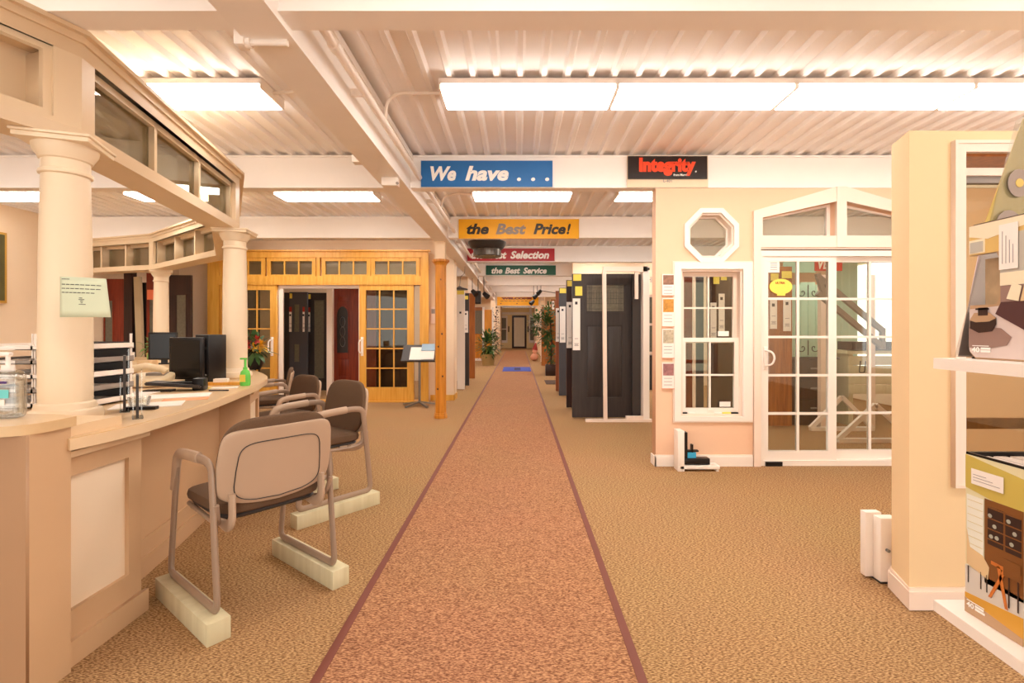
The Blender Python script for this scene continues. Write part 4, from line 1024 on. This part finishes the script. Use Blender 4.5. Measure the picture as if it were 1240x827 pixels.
# music-stand lectern
YL = 8.15
ls = empty('lectern_stand', (PX(508, YL), YL, 0), 0, 'grey metal lectern stand with open papers before the pine door', 'lectern')
MB().cyl((0, 0, .05), (0, 0, .8), .02).build('pole', M_STEEL, ls)
for a in range(5):
    th = a*2*PI/5+.3; MB().bar((0, 0, .07), (.3*math.cos(th), .3*math.sin(th), .02), .04, .025).build('leg', M_STEEL, ls)
MM = Matrix.Translation((.02, 0, .87)) @ Matrix.Rotation(math.radians(50), 4, 'X')
MB().obox(MM, .6, .34, .02).build('tray', M_DARK, ls); 
MB().obox(MM @ Matrix.Translation((0, -.17, .02)), .6, .02, .04).build('tray_lip', M_DARK, ls)
o = MB().obox(MM @ Matrix.Translation((-.07, -.02, .018)), .2, .26, .006); o = o.build('papers', M_PAPER); o.location = ls.location; tag(o, 'white open sheets on the left of the lectern tray', 'paper')
o = MB().obox(MM @ Matrix.Translation((.13, -.02, .02)), .2, .24, .012); o = o.build('catalogue', M_PAPER); o.location = ls.location; tag(o, 'open catalogue on the right of the lectern tray', 'book')
o = MB().obox(MM @ Matrix.Translation((.15, .1, .034)), .28, .14, .008); o = o.build('folder', mat('blue_folder', (150, 176, 196), .6)); o.location = ls.location; tag(o, 'pale blue folder behind the catalogue on the lectern', 'folder')
o = empty('thermostat', (PX(524.5, 8.75), 8.79, PZ(392, 8.79)), 0, 'small beige wall box between pine door and post', 'wall box')
MB().box(-.05, -.03, 0, .05, 0, .3, .004).build('plate', M_TRIM, o); MB().box(-.03, -.04, .18, .03, -.031, .26).build('display', M_GREY, o)

# ------------------------------------------------------------------ things behind the pine door
door(PX(341.5, 10.3), 10.3, .19, 2.02, M_BLK, 'black door in the rack behind the pine door, leftmost', (), (), [(.0, 1.9, .05, 2.0, M_YELTAG), (.0, 1.2, .05, 1.6, M_PAPER), (.0, 1.6, .05, 1.7, M_FRED)])
door(PX(350.5, 9.9), 9.9, .36, 2.0, M_SLATE, 'slate blue door in the rack behind the pine door', [(.1, 1.2, .2, 1.75), (.1, .6, .2, .95)], (), [(.01, 1.87, .06, 1.97, M_YELTAG), (.0, 1.2, .05, 1.6, M_PAPER), (.0, 1.6, .05, 1.7, M_FRED), (.27, 1.2, .31, 1.6, M_PAPER), (.27, 1.6, .31, 1.7, M_FRED)])
door(PX(373, 10.1), 10.1, .38, 2.0, M_BLK, 'black door with tall textured glass behind the pine door', [(.13, .25, .33, 1.85)], (), [(.01, 1.87, .06, 1.97, M_YELTAG), (.0, 1.2, .05, 1.6, M_PAPER), (.0, 1.6, .05, 1.7, M_FRED)])
o = MB().box(PX(395.5, 9.5), 9.5, 0, PX(402, 9.5), 9.6, 2.1).build('rack_post', M_TRIM); tag(o, 'white upright post left of the mahogany door', 'post')
r = door(PX(403, 9.9), 9.9, .86, 2.07, M_REDW, 'mahogany door with arched leaded glass seen through the pine doorway', (), [(.1, .3, .34, .66), (.1, 1.78, .34, 1.93)], ())
ar = [(.09, .78), (.31, .78), (.31, 1.55)]+[(.2+.11*math.cos(a*PI/8), 1.55+.16*math.sin(a*PI/8)) for a in range(1, 8)]+[(.09, 1.55)]
plate('glass_lite', M_DARK, ar, [], .004, -.004, r)
plate('lite_moulding', M_REDW, [(.2+(x-.2)*1.18, 1.2+(z-1.2)*1.05) for x, z in ar], [ar], .02, -.02, r)
for zc_ in (1.0, 1.2, 1.4): MB().tube([(.2+.05*math.cos(a*PI/6), -.008, zc_+.1*math.sin(a*PI/6)) for a in range(12)], .004, seg=6, closed=True).build('leading', M_STEEL, r)
door(PX(438, 10.6), 10.6, 1.0, 2.1, M_DARKW, 'dark door slab added behind the right pine sash to darken its panes', [], (), ())  # added slab standing in for the dark reflections in the right panes
door(PX(262, 10.4), 10.4, .9, 2.1, M_DARKW, 'dark door slab added behind the left pine sash to darken its panes', [], (), [(.6, 1.3, .68, 1.7, M_PAPER)])  # same added backing to make the left panes look dark
# rack of doors left behind the desk
g = None
door(-6.58, 7.85, .34, 2.05, M_REDW, 'mahogany red door behind the desk at far left', [(.01, .3, .13, 1.7)], (), ())
o = MB().box(-6.25, 7.82, 0, -6.12, 7.92, 2.2).build('rack_post', M_DARKW); tag(o, 'dark upright between the red door and the black panel at far left', 'post')
door(-6.13, 7.95, .14, 2.0, M_BLK, 'narrow black door panel behind the desk at far left', (), (), [(.0, 1.45, .05, 1.6, mat('orange_tag', (240, 160, 50), .6))])
o = MB().bar((-5.98, 7.85, 0), (-6.05, 7.85, 2.1), .1, .05, (0, 1, 0)).build('leaning_board', mat('board_tan', (196, 174, 140), .6)); tag(o, 'tan board leaning among the dark doors behind the desk', 'board')
r = door(-5.95, 7.9, .27, 2.15, M_REDW, 'red-brown sidelight with leaded glass left of the far column', [(.05, .4, .2, 1.75)], (), [(.02, 1.72, .2, 1.88, mat('orange_sign', (246, 130, 90), .5))])
door(-5.62, 7.95, .35, 2.12, M_DARKW, 'dark sidelight with leaded glass right of the far column', [(.12, .4, .27, 1.8)], (), ())
pt = empty('wall_painting', (XL+.001, 6.0, 1.6), 0, 'framed landscape painting with dark foliage on the left wall', 'painting')
MB().box(0, -.35, 0, .03, .34, .9).build('frame', mat('gilt_frame', (196, 150, 66), .4), pt); MB().box(.03, -.33, .03, .034, .31, .87).build('canvas', mat('painting_green', (90, 84, 50), .6, var=.6, scale=5), pt)

# ------------------------------------------------------------------ things behind the peach partition
YQ = 6.6
r = door(PX(929, 6.35), 6.35, .32, 2.05, M_OAK, 'brown wood door seen through the left patio glass', (), (), [(.03, 1.25, .12, 1.62, M_PAPER), (.2, 1.22, .3, 1.64, M_PAPER), (.04, 1.87, .14, 1.96, M_YELTAG), (.18, 1.9, .31, 1.99, M_YELTAG)])
mt = empty('mint_shutter', (PX(960, 6.5), 6.5, .9), 0, 'mint green arched plank shutter with black scrollwork behind the patio door', 'shutter')
wS = .4; n = 4
for i in range(n):
    a = i*wS/n; zt_ = .93+.06*math.sin(PI*(i+.5)/n)
    MB().box(a+.002, 0, 0, a+wS/n-.002, .02, zt_, .003).build('plank', M_MINT, mt)
for zc_ in (.85, .12):
    for sx in (-1, 1):
        MB().tube([(wS/2+sx*(.03+.028*t*.35*math.cos(t)+.05), -.008, zc_+.03*t*.35*math.sin(t)) for t in [i*.5 for i in range(14)]], .005, seg=6).build('scroll', M_BLACK, mt)
    MB().box(wS/2-.004, -.01, zc_-.1, wS/2+.004, -.002, zc_+.1).build('scroll', M_BLACK, mt)
cb = empty('dark_cabinet', (PX(953, 6.6), 6.62, 0), 0, 'dark wooden chest under the mint shutter', 'cabinet')
MB().box(-.02, -.13, 0, .58, .25, .87, .01).build('body', M_DARKW, cb); MB().box(-.04, -.16, .87, .62, .27, .899, .005).build('top', M_DARKW, cb)
for zz in (.12, .38, .64):
    f_ = MB().box(.03, -.145, zz, .53, -.131, zz+.22).build('drawer', M_DARKW, cb); MB().box(.24, -.16, zz+.1, .32, -.146, zz+.12).build('handle', M_STEEL, f_)
door(PX(829, 7.2), 7.3, .3, 2.05, M_REDW, 'red-brown door seen through the double-hung window', (), (), [(.22, 1.85, .3, 1.93, M_YELTAG)])
door(PX(845, 7.0), 7.1, .12, 2.0, M_SLATE, 'slate narrow door seen through the double-hung window', (), (), ())
door(PX(858, 6.6), 6.6, .62, 2.02, M_DARKW, 'dark brown door with two labels seen through the double-hung window', (), (), [(.06, 1.85, .14, 1.95, M_YELTAG), (.16, 1.9, .24, 2.0, M_YELTAG), (.02, 1.1, .1, 1.6, M_PAPER), (.13, 1.2, .21, 1.72, M_PAPER)])
o = MB().box(PX(840, 6.3), 6.3, 0, PX(842.5, 6.3), 6.35, 2.0).build('rack_post', M_TRIM); tag(o, 'thin white post seen through the double-hung window', 'post')
for k, (a, b, lab) in enumerate(((994, 1000, 'cream square post behind the left patio glass'), (1054, 1060, 'cream square post behind the right patio glass'))):
    o = MB().box(PX(a, 6.2), 6.2, 0, PX(b, 6.2), 6.27, 1.95).build('rack_post', M_TRIM); tag(o, lab, 'post')
def aframe(x, y, w_, h_, lab):
    r = empty('trestle', (x, y, 0), 0, lab, 'trestle', 'white trestles behind the patio door')
    MB().bar((-w_/2, 0, .03), (0, 0, h_), .05, .04, (0, 1, 0)).build('leg', M_WHITE, r); MB().bar((w_/2, 0, .03), (0, 0, h_), .05, .04, (0, 1, 0)).build('leg', M_WHITE, r)
    MB().box(-w_/2, -.03, 0, w_/2, .03, .045).build('foot_bar', M_WHITE, r)
aframe(PX(1016, 6.2), 6.15, .78, .42, 'white trestle seen through the left patio glass'); aframe(PX(1060, 5.5), 5.5, .85, .42, 'white trestle seen through the right patio glass')
bn = empty('workbench', (PX(1050, 6.6), 6.65, 0), 0, 'pale wooden crate bench with black hooks behind the patio door', 'bench')
for k in range(4): MB().box(-.35, -.2, .42+k*.125, .75, -.175, .42+k*.125+.118, .003).build('plank', M_BLOCK, bn)
MB().box(-.38, -.22, .94, .78, .3, .98).build('top', M_BLOCK, bn)
for x in (-.33, .7): MB().box(x, -.17, 0, x+.06, .28, .94).build('leg', M_BLOCK, bn)
for x in (-.2, -.1): MB().tube(fillet([(x, -.21, .85), (x-.02, -.215, .7), (x+.05, -.215, .7), (x+.07, -.21, .85)], .02), .006).build('hook', M_BLACK, bn)
MB().box(-.3, -.19, .99, .4, .1, 1.1).build('tool_tray', M_DARKW, bn)
wn = empty('roof_window', (PX(1000, 5.9), 5.9, PZ(380, 5.9)), 0, 'dark grey roof window sash propped diagonally behind the patio door', 'window sash')
for off in (0, .2): MB().bar((-.1, 0, .45-off), (.75, .1, -.2-off), .06, .05, (0, 1, 0)).build('rail', M_GREY, wn)
MB().bar((-.1, 0, .48), (-.02, 0, .22), .05, .05, (0, 1, 0)).build('end_rail', M_GREY, wn); MB().bar((.75, .1, -.17), (.75, .1, -.43), .05, .05, (0, 1, 0)).build('end_rail', M_GREY, wn)
sg = empty('hanging_sign', (PX(987, 5.8), 5.8, PZ(328, 5.8)), 0, 'red sign with white letters VE behind the patio glass', 'sign')
MB().box(0, 0, 0, .32, .012, .17).build('board', mat('sign_vermilion', (220, 60, 40), .4), sg); MB().cyl((.16, .006, .1), (.16, .006, ZD+.02-PZ(328, 5.8)), .006).build('hanger', M_DARK, sg); text('lettering', 'VE', .1, M_WLET, sg, (.03, -.003, .02), width=.13, height=.12, shear=.2, bold=.003)
o = MB().box(PX(950, 7.5), 7.5, PZ(330, 7.5), PX(988, 7.5), 7.54, PZ(312, 7.5)).build('valance', M_MINT); MB().box(.0, 0, 0, .02, .02, .8).build('hanger', M_DARK, o, loc=(PX(955, 7.5), 7.515, PZ(312, 7.5)-.01)); tag(o, 'mint green valance board high behind the patio glass', 'board')
cu_ = empty('curtain', (XR-.12, 9.35, .5), 0, 'pale mint curtain beside the bright side window', 'curtain')
mb = MB(); pts = [(-.02+.03*math.sin(i*1.3), -.55+i*.045) for i in range(14)]
mb.strip([(x, y) for x, y in pts], [(x+.006, y) for x, y in pts], 0, 2.0); mb.build('cloth', mat('curtain_mint', (200, 226, 206), .8), cu_); MB().cyl((.0, -.7, 2.01), (.0, .7, 2.01), .012).build('rod', M_WHITE, cu_); MB().box(0, -.6, 2.0, .12, -.57, 2.02).build('rod_bracket', M_WHITE, cu_)
# leaflets on the peach wall
for k, (a, b, c_) in enumerate(((332, 357.5, (150, 110, 90)), (361, 395, (200, 140, 60)), (398, 433, (190, 176, 150)), (439, 470, (160, 110, 110)))):
    r = empty('leaflet', (wx(801.5), 4.538, wz(b)), 0, '%s white picture card on the peach wall edge' % ['topmost', 'second', 'third', 'lowest'][k], 'leaflet', 'picture cards on the peach wall')
    W_ = wx(816)-wx(801.5); H_ = wz(a)-wz(b)
    MB().box(0, -.01, 0, W_, 0, H_).build('card', M_PAPER, r)
    MB().box(.008, -.012, H_*.5, W_-.006, -.0105, H_-.01).build('picture', mat('card_picture_%d' % k, c_, .5, var=.7, scale=45), r)
    for j in range(3): MB().box(.015, -.012, H_*.38-j*.03, W_-.02, -.0105, H_*.38-j*.03+.004).build('text_line', M_GINK, r)
    MB().box(0, -.014, -.008, W_, 0, -.001).build('ledge', M_PINK, r)
# corner sample on the floor
cs = empty('frame_corner_sample', (PX(846, 4.36), 4.42, 0), 0, 'white and black window frame corner sample on the floor by the peach wall', 'sample')
u = 4.36/F
MB().box(-25*u, -.06, .0, -17*u, .06, .36, .004).build('upright', M_WHITE, cs)
MB().box(-25*u+.02, -.06, .02, 26*u, .06, .05, .004).build('base', M_WHITE, cs)
for x in (-22*u, 22*u): MB().box(x, -.055, 0, x+.02, .05, .02).build('foot', M_WHITE, cs)
MB().box(-16.5*u, -.03, .06, -12*u, .04, .34).build('black_upright', M_BLACK, cs)
MB().box(-16.5*u, -.04, .055, 15*u, .04, .11, .004).build('black_base', M_BLACK, cs)
MB().box(-12*u, -.02, .111, -1*u, .03, .16).build('blue_spacer', M_CYAN, cs)
MB().box(-12*u, -.02, .165, 2*u, .02, .178).build('cross_fin', M_BLACK, cs); MB().box(-6.5*u, -.02, .16, -4.5*u, .02, .23).build('fin', M_BLACK, cs)

# ------------------------------------------------------------------ things on the desk
def on(px, py, z=ZT): 
    Y = FY(py, z); return (PX(px, Y), Y, z+.0005)
# hand sanitiser
b = empty('sanitizer_bottle', (-1.83, 1.77, .9355), 0, 'clear pump bottle of hand sanitiser on the raised end of the desk', 'bottle')
MB().pillow(.048, .032, .085, .25, .45, 28, 20, lambda p: Vector((p.x*(1-.25*max(0, p.z/.085)**6), p.y, p.z+.086))).build('bottle_body', M_CLEAR, b)
MB().pillow(.042, .027, .07, .25, .45, 24, 14, lambda p: Vector((p.x, p.y, p.z+.078))).build('gel', glass('gel_clear', (.97, .98, .98), .03), b)
MB().cyl((0, 0, .165), (0, 0, .19), .02, .018).build('collar', M_WHITE, b)
MB().cyl((0, 0, .19), (0, 0, .225), .007).build('pump_stem', M_WHITE, b)
MB().box(-.045, -.009, .222, .012, .009, .236, .004).build('pump_nozzle', M_WHITE, b)
MB().box(-.042, -.0345, .025, -.012, -.0325, .13).build('label', M_PAPER, b)
MB().box(-.012, -.0345, .075, .036, -.0325, .105).build('label', M_AQUA, b, ) 
MB().box(-.012, -.0345, .106, .036, -.0325, .112).build('label', M_GREY, b)
MB().box(.006, -.035, .05, .022, -.0325, .07).build('label', M_PAPER, b)
text('lettering', 'germx', .02, mat('violet_ink', (110, 80, 150), .5), b, (-.008, -.035, .122), width=.04, height=.013, shear=.3)
# letter trays
def tray(px, pz0, Y, lab):
    r = empty('letter_tray', (PX(px, Y), Y, ZT+.0005), 0, lab, 'letter tray', 'stacked letter trays behind the near column')
    for k in range(5):
        z = k*.072+.006
        mb = MB(); mb.box(-.13, -.16, z, .13, .16, z+.004); mb.box(-.13, -.16, z, -.126, .16, z+.03); mb.box(.126, -.16, z, .13, .16, z+.03); mb.box(-.13, -.16, z, -.05, -.156, z+.02); mb.box(.05, -.16, z, .13, -.156, z+.02)
        mb.build('tray', M_GREY if k % 2 else M_WHITE, r)
        MB().box(-.11, -.14, z+.0045, .11, .15, z+.018).build('paper_stack', M_PAPER, r)
    for x in (-.128, .122):
        for y in (-.15, .14): MB().box(x, y, 0, x+.006, y+.012, .375).build('post', M_WHITE, r)
    MB().box(-.12, .155, .01, .12, .16, .33).build('back_plate', M_DARK, r)
tray(44, 0, 2.62, 'stacked letter tray tower left of the near column'); tray(104, 0, 2.62, 'stacked letter tray tower right of the near column')
# acrylic holders with dark leaflets
for i, (px, py, h_, lab) in enumerate(((141, 500, .30, 'taller clear brochure holder beside the near column'), (156, 508, .215, 'shorter clear brochure holder at the counter edge'))):
    x, y, z = on(px, py); r = empty('brochure_holder', (x, y+.05, z), math.radians(-52), lab, 'brochure holder')
    MB().box(-.06, -.02, 0, .06, .02, .004).build('base', M_CLEAR, r); MB().box(-.06, .012, 0, .06, .016, h_).build('back', M_CLEAR, r); MB().box(-.06, -.018, 0, .06, -.014, h_*.55).build('front', M_CLEAR, r)
    o = MB().box(x-.0, 0, 0, x+.0001, .0001, .0001); o.bm.clear(); o.box(-.052, -.006, .006, .052, .004, h_*.9)
    o = o.build('brochure', M_DARK); o.location = r.location; o.rotation_euler = r.rotation_euler; tag(o, 'dark brochures in the %s holder' % ('taller' if i == 0 else 'shorter'), 'brochure')
x, y, z = on(151, 497); cpn = empty('clear_cup', (x-.02, y+.12, z), 0, 'small clear plastic tub between the two brochure holders', 'tub')
MB().lathe([(.04, 0), (.05, .05), (.047, .05), (.037, .004), (.002, .004)]).build('tub_wall', M_CLEAR, cpn)
# papers
def flat(name, px, py, w_, d_, rz, m, lab, cat, h_=.004, z=ZT):
    x, y, zz = on(px, py, z); o = MB().box(-w_/2, -d_/2, 0, w_/2, d_/2, h_).build(name, m); o.location = (x, y, zz); o.rotation_euler.z = rz
    return tag(o, lab, cat)
flat('papers', 180, 491, .3, .2, .5, M_PAPER, 'white papers nearest on the counter', 'paper'); flat('papers', 212, 480, .36, .2, .45, M_PAPER, 'white papers beside the dark phone dock', 'paper')
flat('papers', 150, 478, .3, .25, .2, M_PAPER, 'white papers right of the letter trays', 'paper')
flat('papers', 272, 470, .16, .08, .3, M_PAPER, 'small white note near the green bottle', 'paper'); flat('sticky_note', 258, 470, .07, .05, .2, M_YELTAG, 'yellow sticky note on the counter', 'note', .003)
flat('papers', 225, 483.5, .22, .12, .5, mat('orange_note', (236, 160, 110), .6), 'faint orange sheet on the counter', 'paper', .001)
flat('stapler', 171, 496, .14, .035, .2, M_BLACK, 'black stapler on the counter behind the holders', 'stapler', .015)
flat('pen', 265, 473.5, .12, .01, .1, M_INK, 'dark pen lying on the counter', 'pen', .008)
flat('mouse', 193, 474, .16, .07, .2, M_BLACK, 'black flat tray beside the papers', 'tray', .012)
flat('wood_strip', 272, 466, .3, .07, .25, M_PINE, 'light wood strip at the foot of the second column', 'strip', .02)
o = flat('card_box', 268, 466, .09, .05, .25, M_PAPER, 'small white card box on the wood strip', 'box', .045)
# desk phone
ph = empty('desk_phone', (PX(182, 3.45), 3.45, ZT+.0005), .3, 'beige desk telephone with handset on the counter', 'phone')
mt_ = mat('phone_beige', (226, 206, 170), .4)
MB().pillow(.13, .12, .03, .4, .4, 24, 10, lambda p: Vector((p.x, p.y, p.z+.05+.02*(p.y/.12)))).build('body', mt_, ph)
MB().tube([(-.12, -.08, .105), (-.1, -.08, .125), (0, -.08, .145), (.1, -.08, .125), (.12, -.08, .105)], .025, seg=12).build('handset', mt_, ph)
MB().box(-.02, -.02, .075, .09, .08, .095).build('keypad', M_GREY, ph)
kb = empty('phone_dock', (PX(212, 3.2), 3.22, ZT+.0005), .2, 'dark low keyboard and dock in front of the monitor', 'keyboard')
MB().obox(Matrix.Translation((0, 0, .04)) @ Matrix.Rotation(.08, 4, 'Y'), .32, .14, .02, .006).build('keyboard', M_DARK, kb); MB().box(.1, -.04, 0, .17, .04, .08, .01).build('dock', M_BLACK, kb); MB().box(-.1, -.03, .05, .1, .03, .056).build('keys', M_BLACK, kb)
# monitors
def monitor(x, y, z, w_, h_, rz, lab, stand=.06):
    r = empty('monitor', (x, y, z), rz, lab, 'monitor')
    MB().box(-w_/2, -.03, stand, w_/2, 0, stand+h_, .006).build('bezel', M_BLACK, r); MB().box(-w_/2+.02, -.0325, stand+.02, w_/2-.02, -.0305, stand+h_-.02).build('screen', mat('dark_screen', (16, 14, 14), .2), r)
    MB().box(-.03, 0, 0.01, .03, .03, stand+.1).build('stand', M_BLACK, r); MB().box(-.11, -.06, 0, .11, .09, .012, .003).build('foot', M_BLACK, r)
    MB().pillow(w_*.42, .045, h_*.42, .4, .4, 20, 10, lambda p: Vector((p.x, p.y+.02, p.z+stand+h_/2))).build('rear_cover', M_BLACK, r)
monitor(PX(224, 3.62), 3.66, ZT+.0005, .27, .31, -.12, 'black monitor in front on the desk, left of the second column', .03)
monitor(PX(187, 5.6), 5.75, ZT+.0005, .3, .32, .2, 'black monitor farther back behind the front monitor', .05)
tw = empty('computer_tower', (PX(254, 3.74), 3.74, ZT+.0005), -.1, 'black computer tower between the front monitor and second column', 'computer')
MB().box(-.055, -.08, 0, .055, .11, .36, .006).build('case', M_BLACK, tw); MB().box(-.04, -.084, .25, .04, -.0805, .27).build('drive_slot', M_DARK, tw); MB().ball((.03, -.082, .06), .008).build('button', M_STEEL, tw)
x, y, z = on(178, 452); o = MB().box(-.07, -.03, 0, .07, .05, .12, .003).build('wooden_box', M_TOP); o.location = (x, y, z); tag(o, 'small tan wooden box behind the desk phone', 'box')
# green bottle
x, y, z = on(297, 467); gb = empty('sanitizer_bottle', (x, y, z), 0, 'small bright green pump bottle beside the second column', 'bottle')
MB().lathe([(.03, 0), (.034, .01), (.034, .07), (.028, .1), (.014, .115), (.014, .13)]).build('bottle_body', M_GEL, gb); MB().cyl((0, 0, .13), (0, 0, .19), .008).build('pump_stem', M_GEL, gb); MB().box(-.035, -.008, .185, .012, .008, .197, .003).build('pump_nozzle', M_GEL, gb); MB().box(-.02, -.036, .03, .02, -.0345, .08).build('label', M_YELTAG, gb)
# flowers
fl = empty('flower_arrangement', (PX(313, 4.95), 4.97, ZT+.0005), 0, 'red and yellow flower arrangement in dark pot behind the second column', 'flowers')
fl.location.x = -2.66
MB().lathe([(.06, 0), (.09, .06), (.085, .12), (.02, .12)]).build('pot', M_BLACK, fl)
tag(foliage(60, 0, .22, .12, .12, .14, .05).build('foliage', M_LEAF, fl), kind='stuff')
for i in range(7):
    th = i*2.4; c_ = (.09*math.cos(th), .09*math.sin(th)-.04, .26+.05*math.sin(i*1.7)); mb = MB()
    for j in range(8): leafmb(mb, c_, (math.cos(j*PI/4), -.4, math.sin(j*PI/4)), .055, .03, 0)
    mb.build('blossom', M_FRED if i % 3 else M_FYEL, fl)
mb = MB(); 
for j in range(5): leafmb(mb, (.08, -.06, .24), (1, -.3, .5-j*.25), .13, .04, .1)
mb.build('blossom', M_FYEL, fl)
# far side clutter
o = empty('potted_plant', (PX(170, 6.2), 6.4, ZT+.0005), 0, 'tiny green potted plant on the far counter beside the rear monitor', 'plant')
MB().lathe([(.05, 0), (.07, .1), (.02, .1)]).build('pot', M_POT, o); tag(foliage(40, 0, .2, .1, .1, .12, .04).build('foliage', M_LEAF2, o), kind='stuff')
for i, (px, w_, h_, m_) in enumerate(((147, .2, .1, M_PAPER), (118, .2, .07, M_PAPER), (228, .25, .04, M_WHITE), (133, .1, .04, M_TOP))):
    Yy = 6.5 if px < 200 else 5.6
    o = MB().box(-w_/2, -.1, 0, w_/2, .1, h_, .004).build('paper_stack', m_); o.location = (PX(px, Yy), Yy, ZT+.0005)
    tag(o, ['tall stack of papers on the far counter', 'low stack of papers at far left of the counter', 'white tray behind the front monitor', 'tan flat box on the far counter'][i], 'stack')
